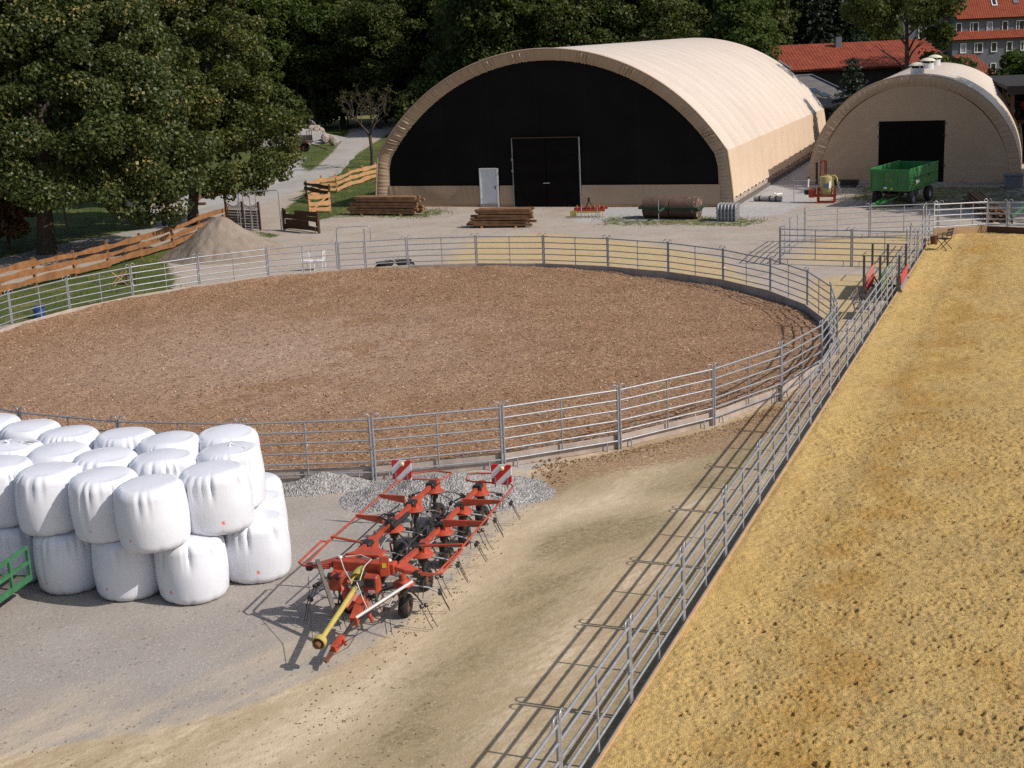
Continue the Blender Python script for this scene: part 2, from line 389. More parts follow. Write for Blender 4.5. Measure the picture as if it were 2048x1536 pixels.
c = k.mix(k.mapr(a, .3, .7), (.37, .345, .325), (.30, .275, .25)); c = k.mix(k.mapr(b, .55, .75, 0, .5), c, (.22, .195, .165))
MAT['road'] = k.fin(c, .9, 0, k.bump(k.noise(p, 20, 4), .3, .02), .15)
tag(m.build('road', MAT['road'], smooth=40), kind='structure')

# ------------------------------------------------------------------ riding arena: trodden sand inside a kick board
AZ = .29
corner = FP[-1]
AR = np.array([tuple((FP[0]-FD*6+FN*.10))[:2], tuple((corner+FN*.10))[:2], (21.3, 62.75), (23.0, 62.55), (24.4, 61.7), (44, 56.0), (44, -2), (0, -2)])
def arena(xa, xb, ya, yb, st, seed):
    P, F = gridmesh(np.arange(xa, xb, st), np.arange(ya, yb, st))
    z = (vnoise(P, .5, 1)-.5)*.05+(vnoise(P, 2.1, 2)-.5)*.035+(vnoise(P, 6.5, 4)-.5)*.028+(vnoise(P, 15, 5)-.5)*.02
    ck = vnoise(P, 1.1, 8)                                   # churned patches
    z += (vnoise(P, 24, 6)-.5)*.030*(.4+ck)+(vnoise(P, 11, 16)-.5)*.026*ck
    d = (P-np.array(FP[3])[:2])@np.array(FN)[:2]             # distance from the fence
    z += .02*np.exp(-((d-.55)/.3)**2)-.022*np.exp(-((d-1.25)/.35)**2)+.012*np.sin(d*7.5)*np.exp(-(d/2.2)**2)
    return P, F, z, d, ck
def prints(P, shape, x0, y0, st, z, n, seed):
    """hoof prints: a pit with a raised lip thrown to one side"""
    r2 = np.random.default_rng(seed); ny, nx = shape; Z = z.reshape(ny, nx); T = np.zeros_like(Z)
    W, Hh = nx*st, ny*st
    for _ in range(n):
        cx, cy = x0+r2.random()*W, y0+r2.random()*Hh
        if abs((cx-FP[3].x)*FN.x+(cy-FP[3].y)*FN.y) < .7 and r2.random() < .85: continue
        rad = r2.uniform(.022, .052)*(1 if st < .05 else 1.35); dep = r2.uniform(.012, .055); th = r2.uniform(0, 6.28); el = r2.uniform(1, 1.7)
        kx = int(math.ceil(rad*3.4/st)); ix, iy = int((cx-x0)/st), int((cy-y0)/st)
        a, b, c2, d2 = max(ix-kx, 0), min(ix+kx+1, nx), max(iy-kx, 0), min(iy+kx+1, ny)
        if a >= b or c2 >= d2: continue
        gx = x0+np.arange(a, b)*st-cx; gy = y0+np.arange(c2, d2)*st-cy; GX, GY = np.meshgrid(gx, gy)
        ux, uy = GX*math.cos(th)+GY*math.sin(th), (-GX*math.sin(th)+GY*math.cos(th))*el
        q = np.sqrt(ux**2+uy**2)/rad
        Z[c2:d2, a:b] += -dep*np.exp(-(q**3))+dep*.45*np.exp(-((q-1.6)/.5)**2)*(.55+.45*ux/(np.abs(ux)+rad))
        T[c2:d2, a:b] = np.maximum(T[c2:d2, a:b], np.exp(-(q*.7)**2)*r2.uniform(.2, 1))
    return Z.ravel(), T.ravel()
k = NT('arena_sand'); p = k.pos()
a = k.noise(p, .45, 5, .62); b = k.noise(p, 5, 5, .65); cN = k.noise(p, 30, 4, .65); e = k.attr('dark_pits_and_damp'); e2 = k.attr('track')
c = k.mix(k.mapr(a, .36, .64), (.60, .41, .145), (.50, .355, .15))
c = k.mix(k.mapr(b, .35, .75, 0, .6), c, (.62, .44, .20)); c = k.mix(k.mapr(cN, .50, .64, 0, .4), c, (.36, .23, .085)); c = k.mix(k.mapr(k.noise(p, 19, 4, .72), .555, .64, 0, .85), c, (.20, .125, .05))  # dark specks put the small shadows between clods into the sand colour
c = k.mix(k.math('MULTIPLY', e, k.mapr(b, .2, .6, .25, .7)), c, (.40, .215, .05))
c = k.mix(k.mapr(k.noise(p, 60, 2), .60, .70, 0, .7), c, (.10, .06, .025))
c = k.mix(k.math('MULTIPLY', e2, .6), c, (.66, .45, .18))
MAT['asand'] = k.fin(c, .95, 0, k.bump(k.math('MULTIPLY_ADD', k.noise(p, 21, 4, .7), 1.0, k.math('MULTIPLY_ADD', cN, .6, k.noise(p, 75, 3))), .9, .035), .1)
def build_arena():
    Vs, Fs, dm, tr = [], [], [], []; off = 0
    for (xa, xb, ya, yb, st, n) in ((-3., 12., 11., 22.04, .024, 6500), (0., 16., 21.96, 33.04, .036, 8500), (4., 44., 32.93, 63., .07, 34000)):
        P, F, z, d, ck = arena(xa, xb, ya, yb, st, 1)
        nx, ny = len(np.arange(xa, xb, st)), len(np.arange(ya, yb, st))
        z, T = prints(P, (ny, nx), xa, ya, st, z, n, 5)
        s = sdf(P, AR); keep = s > -.03
        if yb < 40: keep &= P[:, 1] < yb-.01
        z = z*np.clip(s/.12, 0, 1)
        dpt = np.clip(T*.9+np.exp(-((d-1.9-1.0*vnoise(P, .4, 12))/.6)**2)*np.clip(vnoise(P, 1.6, 9)*1.9-.35, 0, 1)+.7*np.clip(vnoise(P, .9, 19)*2.4-1.45, 0, 1), 0, 1)  # damp trail and patches; hoof pits darkened by the same mask
        V = np.stack([P[:, 0], P[:, 1], AZ+z], 1)
        V, F, (dpt, tq) = prune(V, F, keep, (dpt, np.exp(-(d/1.0)**2)))
        Vs.append(V); Fs.append(F+off); off += len(V); dm.append(dpt); tr.append(tq)
    o = obj('riding_arena_ground', np_mesh('riding_arena_ground', np.concatenate(Vs), np.concatenate(Fs), MAT['asand'], True, {'dark_pits_and_damp': np.concatenate(dm), 'track': np.concatenate(tr)}))
    tag(o, kind='structure')
build_arena()
m = MB(); m.prism([tuple(q) for q in AR], .02, AZ-.17); tag(m.build('riding_arena_base', MAT['asand']), kind='structure')

# ------------------------------------------------------------------ bark footing of the round pen
def build_bark():
    st = .07
    P, F = gridmesh(np.arange(-15, 15, st), np.arange(-15, 15, st)); r = np.hypot(P[:, 0], P[:, 1]); th = np.arctan2(P[:, 1], P[:, 0])
    edge = np.clip((r-11.6)/2.8, 0, 1)**2
    bank = np.where(np.cos(th-2.2) > 0, .10+.12*np.clip(np.cos(th-2.2), 0, 1), .10)-.10*np.clip(np.cos(th-.45), 0, 1)**2
    z = .07+edge*bank+(vnoise(P, .4, 31)-.5)*.08+(vnoise(P, 1.3, 32)-.5)*.05+(vnoise(P, 4.3, 33)-.5)*.035+(vnoise(P, 12, 34)-.5)*.04
    z += (vnoise(P, 1.0, 35)-.5)*.10*edge
    V = np.stack([P[:, 0]+RC.x, P[:, 1]+RC.y, z], 1)
    tone = np.clip(1-np.hypot(P[:, 0]+3.5, P[:, 1]+1.0)/10.5, 0, 1)
    V, F, (tone,) = prune(V, F, r < 14.52, (tone,))
    k = NT('bark'); p = k.pos(); pm = k.n('ShaderNodeMapping', ins={'Vector': p}); pm.inputs['Scale'].default_value = (24, 36, 30)
    v1 = k.sep(k.vor(pm.outputs[0], 1, 'Color')); v2 = k.sep(k.vor(p, 52, 'Color')); a = k.noise(p, .5, 5, .6); b = k.noise(p, 4, 4, .6)
    c = k.mix(v1[0], (.185, .098, .053), (.42, .265, .165)); c = k.mix(k.mapr(v2[1], .25, .0, 0, .85), c, (.07, .034, .019))
    c = k.mix(k.mapr(v1[1], .86, .97), c, (.52, .37, .25)); c = k.mix(k.mapr(a, .42, .62, 0, .4), c, (.20, .105, .055))
    c = k.mix(k.math('MULTIPLY', k.math('MULTIPLY', k.attr('dusty'), .95), k.mapr(b, .3, .7, .45, 1)), c, (.42, .305, .24))
    M = k.fin(c, .93, 0, k.bump(k.math('ADD', v1[2], k.math('MULTIPLY', v2[2], .7)), .6, .03), .12)
    o = obj('round_pen_ground', np_mesh('round_pen_ground', V, F, M, True, {'dusty': tone})); tag(o, kind='structure')
    m = MB(); m.lathe([(0, .05), (14.5, .05), (14.5, .012), (0, .012)], 96, Matrix.Translation(RC)); tag(m.build('round_pen_base', M), kind='structure')
    n = 60000; rr = 14.4*np.sqrt(rng.random(n)); t = rng.random(n)*2*PI
    q = np.stack([rr*np.cos(t), rr*np.sin(t)], 1); edge = np.clip((rr-11.6)/2.8, 0, 1)**2
    bank = np.where(np.cos(t-2.2) > 0, .10+.12*np.clip(np.cos(t-2.2), 0, 1), .10)-.10*np.clip(np.cos(t-.45), 0, 1)**2
    z = .092+edge*bank+(vnoise(q, .4, 31)-.5)*.08+(vnoise(q, 1.3, 32)-.5)*.05+(vnoise(q, 4.3, 33)-.5)*.035+(vnoise(q, 1.0, 35)-.5)*.10*edge
    c0 = np.stack([q[:, 0]+RC.x, q[:, 1]+RC.y, z], 1)
    ang = rng.random(n)*2*PI; ln = rng.uniform(.012, .034, n); wd = ln*rng.uniform(.25, .55, n); ti = rng.normal(0, .35, n); ti2 = rng.normal(0, .35, n)
    tx = np.stack([np.cos(ang), np.sin(ang), ti], 1)*ln[:, None]; ty = np.stack([-np.sin(ang), np.cos(ang), ti2], 1)*wd[:, None]
    V = np.concatenate([c0-tx-ty, c0+tx-ty, c0+tx+ty, c0-tx+ty]).reshape(4, n, 3).transpose(1, 0, 2).reshape(-1, 3)
    k = NT('bark_chip'); tt = k.attr('tint')
    c = k.mix(tt, (.20, .105, .055), (.42, .27, .165)); c = k.mix(k.mapr(tt, .88, 1), c, (.54, .40, .28))
    me = np_mesh('bark_chips', V, np.arange(4*n).reshape(n, 4), k.fin(c, .9, 0), False, None, {'tint': rng.random(n)})
    tag(obj('bark_chips', me), 'loose brown bark chips strewn over the round pen', 'bark chips', kind='stuff')
build_bark()
# ------------------------------------------------------------------ galvanised horse panels
def make_panel(name, label, L=PL, board='kick', gate=False, bh=.33, nrails=6, steel='galv'):
    t = thing(name, label, 'gate panel' if gate else 'fence panel')
    G = MAT[steel]; top = TOP; dz = (TOP-.21)/(nrails-1)
    gx = 1.22
    for i in range(nrails):
        z = TOP-dz*i; r = .0235 if i == 0 else .021
        if gate:
            MB().tube([(.07, 0, z), (gx-.07, 0, z)], r*.9, 8).build('rail', G, t, 50)
            MB().tube([(gx+.06, 0, z), (L-.05, 0, z)], r, 8).build('rail', G, t, 50)
        else: MB().tube([(.05, 0, z), (L-.05, 0, z)], r, 8).build('rail', G, t, 50)
    for s, x in ((1, .035), (-1, L-.035)):
        if gate and s == 1: continue
        MB().tube([(x, 0, 0), (x, 0, TOP+.06)], .027, 10).build('end_post', G, t, 50)
        pts = [(x, 0, TOP+.05)]+[(x+s*(.085-.085*math.cos(a)), 0, TOP+.055+.085*math.sin(a)) for a in [PI*q/8 for q in range(9)]]+[(x+s*.17, 0, TOP)]
        MB().tube(pts, .0125, 7).build('top_loop', G, t, 60)
        MB().tube([(x-.03, -.03, .78), (x-.03, .035, .78), (x+.03, .035, .78), (x+.03, -.03, .78), (x-.03, -.03, .78)], .008, 5).build('coupling_ring', G, t)
    if gate:
        for x in (.04, gx): MB().tube([(x, 0, 0), (x, 0, 2.0)], .03, 10).build('gate_post', G, t, 50)
        arch = [(.04, 0, 1.95)]+[(.04+.14-.14*math.cos(a), 0, 2.0+.12*math.sin(a)) for a in (.4, .8, 1.2, PI/2)]+[(gx+.12, 0, 2.12)]+[(gx+.12+.14*math.sin(a), 0, 2.0+.12*math.cos(a)) for a in (.4, .8, 1.2, PI/2)]+[(gx+.26, 0, TOP+.02)]
        MB().tube(arch, .02, 8).build('arch', G, t, 60)
        for x in (.09, gx-.07): MB().tube([(x, 0, .17), (x, 0, TOP)], .02, 8).build('stile', G, t, 50)
    else:
        MB().tube([(L/2, 0, .19), (L/2, 0, TOP)], .02, 8).build('stile', G, t, 50)
    for s, x in ((1, .34), (-1, L-.34)):
        MB().tube([(x, .01, .2), (x, .02, .13), (x, .035, .06), (x, .06, .0)], .017, 7).build('foot', G, t, 60)
    if board:
        m = MB()
        if bh > 0: m.box((L/2, -.085, bh/2), (L-.012, .05, bh), bev=.006)
        m.build('kick_board', MAT[board], t)
    return t
def place_line(proto, pts, lab, group, first=True):
    for i, (a, b) in enumerate(pts):
        rz = math.atan2(b.y-a.y, b.x-a.x); L = (b-a).length
        if proto is not None and first: o = proto; o.location = a; o.rotation_euler = (0, 0, rz); o['label'] = lab(i); o['group'] = group; first = False
        else: o = dup(proto, a, rz, lab(i), group)
        o.scale = (L/PL, 1, 1)
def ringpt(k_): a = A0-DA*k_; return Vector((RC.x+RR*math.cos(a), RC.y+RR*math.sin(a), 0))
GR = 'rail panels of the round pen'
def ringlab(i):
    if i < 5: return f"round pen panel, {ORD[4-i]} to the sand heap side of the arched gate"
    if i < 15: return f"round pen panel, {ORD[i-6]} towards the arena from the arched gate"
    if i < 26: return f"near-side round pen panel, {ORD[i-15]} along from where the pen nears the arena fence"
    return "round pen panel beyond the bale stack and grass"
ks = [k_ for k_ in range(-4, 26) if k_ != 5]
pan = make_panel('fence_panel', '')
place_line(pan, [(ringpt(k_), ringpt(k_+1)) for k_ in ks], lambda i: ringlab(ks[i]) if ks[i] >= 0 else f"round pen panel by the grass, {ORD[3-(ks[i]+4)]} before the blue drum", GR)
gp = make_panel('gate_panel', 'round pen panel with tall arched walk-through gate, opposite the sand heap', gate=True)
a, b = ringpt(5), ringpt(6); gp.location = a; gp.rotation_euler = (0, 0, math.atan2(b.y-a.y, b.x-a.x)); gp['group'] = GR
# the straight arena fence
pan2 = make_panel('fence_panel', '', board='kick_new', bh=AZ+.035)
segs = list(range(2, 16))
GA = 'rail panels along the riding arena'
place_line(pan2, [(FP[i], FP[i+1]) for i in segs], lambda i: f"arena fence panel, {ORD[i]} from the near end of the straight fence", GA)
gp2 = make_panel('gate_panel', '', board='kick_new', gate=True, bh=AZ+.035)
for j, (i, s) in enumerate(((16, 0), (18, 1))):
    o = gp2 if j == 0 else dup(gp2, (0, 0, 0))
    a, b = (FP[i], FP[i+1]) if i+1 < len(FP) else (FP[i], FP[i]+FD*3)
    o.location = a; o.rotation_euler = (0, 0, math.atan2(b.y-a.y, b.x-a.x)); o['group'] = GA
    o['label'] = ("arena fence panel with arched gate, nearer the jump stands" if j == 0 else "arena fence panel with arched gate at the far corner of the arena")
place_line(pan2, [(FP[17], FP[18])], lambda i: "plain arena fence panel between the two arched gates", GA, first=False)
# far side of the arena: lit white panel and the dull one beside it
zb = .0
wp = make_panel('fence_panel', 'bright sunlit panel closing the far side of the arena above an orange board', board='kick_new', bh=AZ+.13, steel='galv_sunlit')
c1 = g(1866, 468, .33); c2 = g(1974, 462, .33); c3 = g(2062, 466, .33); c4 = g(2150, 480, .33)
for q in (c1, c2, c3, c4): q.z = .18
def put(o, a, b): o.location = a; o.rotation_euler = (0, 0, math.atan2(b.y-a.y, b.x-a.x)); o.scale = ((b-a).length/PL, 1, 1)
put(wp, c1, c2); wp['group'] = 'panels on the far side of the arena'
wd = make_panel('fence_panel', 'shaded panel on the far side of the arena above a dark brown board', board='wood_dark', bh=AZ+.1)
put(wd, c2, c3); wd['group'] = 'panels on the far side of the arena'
# small pen between the halls and the arena
pp = [g(1559, 528), g(1580, 506), g(1609, 484), g(1739, 476)]
q4 = pp[3]+(pp[3]-pp[2]).normalized()*3.05+Vector((.05, -.5, 0))
q5 = pp[0]+(g(1688, 532)-pp[0]).normalized()*3.0; q6 = q5+Vector((2.35, -1.2, 0))
q7 = q4+Vector((2.9, -.75, 0)); q8 = q7+Vector((2.95, -.5, 0))
sm = make_panel('fence_panel', '', board=None)
lab = ["front panel of the small sand pen, at its outer corner", "front panel of the small sand pen, next to the arena fence", "side panel of the small sand pen, nearer half", "side panel of the small sand pen, farther half",
       "back panel of the small sand pen, in front of the sprayer", "back panel of the small sand pen, in front of the green trailer", "back rail panel running on behind the bright sunlit panel", "back rail panel running on before the pole pile"]
place_line(sm, [(pp[0], q5), (q5, q6), (pp[0], pp[1]), (pp[1], pp[2]), (pp[2], pp[3]), (pp[3], q4), (q4, q7), (q7, q8)], lambda i: lab[i], 'rail panels of the small pen')
# row of rails between the two halls
hb = make_panel('fence_panel', '', board=None)
a = g(1640, 282); b = a+Vector((3.0, .4, 0)); a.z = b.z = 0
place_line(hb, [(a, b), (b, b+Vector((3, .4, 0)))], lambda i: ["bright rail panel glimpsed in the gap between the two halls", "rail panel behind the small hall, next in the gap row"][i], 'rail panels between the halls')

# ------------------------------------------------------------------ wrapped bales
def wrap_mat(spot):
    k = NT('bale_wrap'); v = k.objc(); st = k.n('ShaderNodeMapping', ins={'Vector': v}); st.inputs['Scale'].default_value = (16, 16, .9)
    a = k.noise(st.outputs[0], 1.6, 4, .65); b = k.noise(v, 2.2, 4, .55)
    c = k.mix(k.mapr(b, .35, .7), (.69, .70, .755), (.63, .64, .695)); c = k.mix(k.mapr(a, .55, .75, 0, .3), c, (.55, .56, .615))
    x, y, z = k.sep(v)
    z2 = k.mapr(z, 0, .16, 1, 0); c = k.mix(k.math('MULTIPLY', z2, k.mapr(k.noise(v, 7, 4), .42, .65, 0, .5)), c, (.42, .38, .33))
    if spot:
        d = k.n('ShaderNodeVectorMath', operation='DISTANCE', ins={0: v, 1: (0, -.63, .27)}).outputs['Value']
        c = k.mix(k.mapr(k.math('ADD', d, k.mapr(k.noise(v, 18, 3), .2, .8, -.025, .025)), .026, .045, .85, 0), c, (.80, .12, .10))
    return k.fin(c, .33, 0, k.bump(a, .12, .03, None), .5)
WM, WS = wrap_mat(False), wrap_mat(True)
def bale_mesh(seed, spot, top_twist=False):
    r = random.Random(seed); nt_, nz = 120, 30; V = []
    folds = [(r.uniform(0, 2*PI), r.uniform(.045, .10), r.uniform(.02, .05), r.uniform(.25, .75)) for _ in range(17)]
    big = [(r.uniform(0, 2*PI), r.uniform(.06, .10), r.uniform(.035, .065), r.uniform(.5, 1.0)) for _ in range(2)]
    Rb, Hb = .635, 1.15; prof = []
    for i in range(7): prof.append((Rb*.74*i/6., Hb+.035*(1-(i/6)**2), .02*i))
    for i in range(1, 9):
        a = i/8*PI/2; prof.append((Rb*.74+Rb*.25*math.sin(a), Hb-.20*(1-math.cos(a))**.9, .12+i/8*.48))
    for i in range(1, 10):
        q = i/10; prof.append((Rb*(.99+.038*math.sin(q*PI)), Hb-.20-(Hb-.36)*q, .6+q))
    for i in range(0, 7):
        a = i/6*PI/2; prof.append((Rb*(.99-.22*(1-math.cos(a))), .16-.16*math.sin(a), 1.7+i/10))
    ph = r.uniform(0, 6.28); lean = r.uniform(-.02, .02)
    for (pr_, z, q) in prof:
        for j in range(nt_):
            th = 2*PI*j/nt_; rr = pr_*(1+.012*math.sin(3*th+ph)+.016*math.sin(2*th+ph*2))
            dz = 0
            sh = max(0, 1-abs(q-.55)/.5)**1.3
            for (t0, wd, dp, ln) in folds:
                d = (th-t0+PI) % (2*PI)-PI
                e = math.exp(-(d/wd)**2)*math.cos(d/wd*1.6)
                rr -= dp*e*sh*.9; dz -= dp*.6*e*sh
            for (t0, wd, dp, ln) in big:
                d = (th-t0+PI) % (2*PI)-PI; kx = max(0, 1-abs(q-.7)/ln) if q > .05 else 0
                rr -= dp*math.exp(-(d/wd)**2)*min(1, kx*1.6)
            if q > 1.6: rr -= .02*max(0, math.sin(9*th+ph))**3*(q-1.6)*2
            # plastic pulled flat over the lid, slightly sunk or crowned
            if q < .13: dz += .02*math.sin(2*th+ph)*(pr_/Rb)**2
            V.append((rr*math.cos(th)+lean*z, rr*math.sin(th), max(0, z+dz)))
    F = []
    n = len(prof)
    for i in range(n-1):
        for j in range(nt_):
            j2 = (j+1) % nt_; F.append((i*nt_+j, (i+1)*nt_+j, (i+1)*nt_+j2, i*nt_+j2))
    F.append(tuple((n-1)*nt_+j for j in range(nt_)))
    m = MB(); m.add(V, F)
    if top_twist:
        b = [(0.05, .02, Hb), (.06, .02, Hb+.05), (.1, .05, Hb+.08), (.12, .03, Hb+.04), (.22, -.12, Hb+.015), (.26, -.3, Hb+.012)]
        m.tube(b, [.03, .022, .016, .02, .008, .006], 6)
    return m
Bm = {}
def bale(variant, x, y, z, rz, label, tilt=(0, 0)):
    key = variant
    if key not in Bm:
        o = bale_mesh(key*7+3, key in (0, 1, 2), key == 5).build('wrapped_bale', WS if key in (0, 1, 2) else WM, None, 55); Bm[key] = o.data
    else: o = obj('wrapped_bale', Bm[key])
    o.location = (x, y, z); o.rotation_euler = (tilt[0], tilt[1], rz)
    return tag(o, label, 'hay bale', 'white wrapped bales')
def facing(x, y, dpx=0): return math.atan2(y, x)+PI/2-PI+dpx   # turns object -Y (the paint spot) to the camera
U = [(-5.51, 24.41, 0, .1, "front top bale at the tedder end of the stack, red spot low down"), (-6.51, 23.68, 1, -.75, "front top bale jutting out furthest over the lower row"),
     (-7.52, 24.32, 2, -.55, "front top bale with a diagonal shadow, left neighbour of the jutting one"), (-8.7, 24.79, 3, 0, "front top bale with one deep vertical fold, above the green frame's end"),
     (-9.78, 25.35, 4, 1, "front top bale above the green frame, cut by the picture edge"), (-5.47, 25.62, 5, .3, "top bale with a twisted plastic tail on its lid"),
     (-6.68, 25.33, 3, 2, "second-row top bale just behind the jutting bale"), (-7.85, 25.62, 4, 3, "second-row top bale behind the diagonal-shadow bale"),
     (-8.9, 26.2, 3, 4.2, "second-row top bale behind the deep-fold bale"), (-10.0, 26.6, 5, 2.4, "second-row top bale with dark grass lying on its lid"),
     (-5.78, 26.87, 4, .7, "rear top bale at the tedder end, nearest the round pen rails"), (-6.83, 26.6, 3, 5, "rear top bale, second from the tedder end"),
     (-7.87, 27.1, 4, 5, "rear top bale, third from the tedder end"), (-9.1, 27.4, 3, 1.2, "rear top bale, fourth from the tedder end"),
     (-10.07, 28.05, 4, 2.2, "rear top bale, fifth from the tedder end"), (-11.15, 28.7, 3, .4, "rear top bale, sixth from the tedder end, cut by the picture edge")]
for x, y, v, r, lb in U:
    bale(v, x, y, 1.14, facing(x, y, r), 'white '+lb, (random.uniform(-.03, .05), random.uniform(-.03, .03)))
Lw = [(-6.0, 23.98, 0, -.75, "lower bale nearest the yellow drive shaft, red spot on its side"), (-7.24, 24.3, 1, -.75, "lower bale in the middle of the front row, half in shade"),
      (-8.46, 24.75, 2, -.8, "lower bale beside the end of the green frame"), (-9.75, 25.25, 3, 1, "lower bale behind the green frame"),
      (-4.98, 24.85, 0, .0, "lower bale at the tedder end with a pink spot"), (-5.2, 26.05, 4, .9, "lower bale at the stack's tedder end, second back from the front"), (-5.45, 27.25, 3, .3, "lower bale at the stack's tedder end, third back")]
for x, y, v, r, lb in Lw: bale(v, x, y, 0, facing(x, y, r), 'white '+lb)
for x, y in ((-6.2, 25.35), (-7.45, 25.65), (-8.7, 26.05), (-10.0, 26.5), (-6.3, 26.6), (-7.55, 26.95), (-8.8, 27.35), (-10.1, 27.8), (-11.3, 28.4)):
    bale(4, x, y, 0, x, "white bale hidden inside the lower layer of the stack")

# dark grass wisps lying on one lid
m = MB(); r = random.Random(3)
for _ in range(22):
    a = r.uniform(-.5, .5); x, y = r.uniform(-.3, .3), r.uniform(-.12, .12); ln = r.uniform(.1, .25)
    m.tube([(x, y, 0), (x+ln*.5*math.cos(a), y+ln*.5*math.sin(a), r.uniform(.005, .03)), (x+ln*math.cos(a), y+ln*math.sin(a), .002)], .0035, 4)
tag(m.build('grass_wisp', MAT['wood_grey'], loc=(-10.0, 26.6, 2.3)), 'dry dark grass wisps lying on a bale lid', 'grass wisps')

# ------------------------------------------------------------------ green lattice frame of a flat trailer at the left edge
t = thing('flat_trailer', 'green flat trailer with open side rail and wooden deck, cut by the picture edge', 'trailer', (0, 0, 0))
# the side rail climbs to the right in the picture: its end post stands by the bales
e1, e0 = g(62, 1150, .45), g(0, 1195, .45)
d = (e0-e1).normalized(); nn = Vector((d.y, -d.x, 0)); nn = nn if nn.x < 0 else -nn
Lf = 4.2; zt, zb2 = 1.0, .42
E0 = e1; E1 = e1+d*Lf
for z, nm in ((zt, 'top_rail'), (.72, 'mid_rail'), (zb2, 'side_beam')):
    hgt = .11 if nm == 'side_beam' else .065
    MB().bar(E0+Vector((0, 0, z-.45)), E1+Vector((0, 0, z-.45)), .05, hgt).build(nm, MAT['greenframe'], t)
for i in range(5):
    q = E0+d*(.03+i*.62); MB().box((q.x, q.y, (zt+zb2)/2+.003), (.052, .052, zt-zb2+.05), rz=math.atan2(d.y, d.x)).build('upright', MAT['greenframe'], t)
for i in range(6):
    a = E0+d*.03+nn*(.16+.27*i); b = E1+nn*(.16+.27*i); MB().bar(Vector((a.x, a.y, .40)), Vector((b.x, b.y, .40)), .25, .04).build('deck_plank', MAT['wood_grey'], t)
MB().bar(Vector((E0.x, E0.y, .38))+nn*.05, Vector((E0.x, E0.y, .38))+nn*1.8, .07, .1).build('end_beam', MAT['greenframe'], t)
for q in (2.0, 3.2):
    cpt = E0+d*q+nn*.35; M_ = Matrix.Translation((cpt.x, cpt.y, .19)) @ Matrix.Rotation(math.atan2(nn.y, nn.x), 4, 'Z') @ Matrix.Rotation(PI/2, 4, 'Y')
    MB().lathe([(.06, -.09), (.14, -.09), (.19, -.06), (.19, .06), (.14, .09), (.06, .09)], 20, M_).build('wheel', MAT['rubber'], t, 40)
for x in (.1, 3.9):
    q = E0+d*x+nn*.9; MB().box((q.x, q.y, .19), (.08, .08, .38)).build('leg', MAT['greenframe'], t)
# ------------------------------------------------------------------ hay tedder folded for transport
def hazard_mat():
    k = NT('hazard_board'); x, y, z = k.sep(k.objc())
    w_ = k.math('FRACT', k.math('MULTIPLY_ADD', k.math('ADD', y, z), 3.3, .17))
    s_ = k.math('GREATER_THAN', w_, .5)
    return k.fin(k.mix(s_, (.58, .025, .03), (.72, .72, .74)), .4, 0, None, .4)
def wheel(parent, M_, r=.21, w_=.17, rim='rust', name='wheel'):
    h = w_/2
    o = MB().lathe([(r*.5, -h*.8), (r*.86, -h), (r*.97, -h*.62), (r, -h*.2), (r, h*.2), (r*.97, h*.62), (r*.86, h), (r*.5, h*.8)], 28, M_).build(name, MAT['rubber'], parent, 35)
    MB().lathe([(0, -h*.45), (r*.3, -h*.5), (r*.34, -h*.2), (r*.48, -h*.3), (r*.53, -h*.82), (r*.53, h*.82), (r*.48, h*.3), (r*.34, h*.2), (r*.3, h*.5), (0, h*.45)], 20, M_).build('rim', MAT[rim], o, 30)
    return o
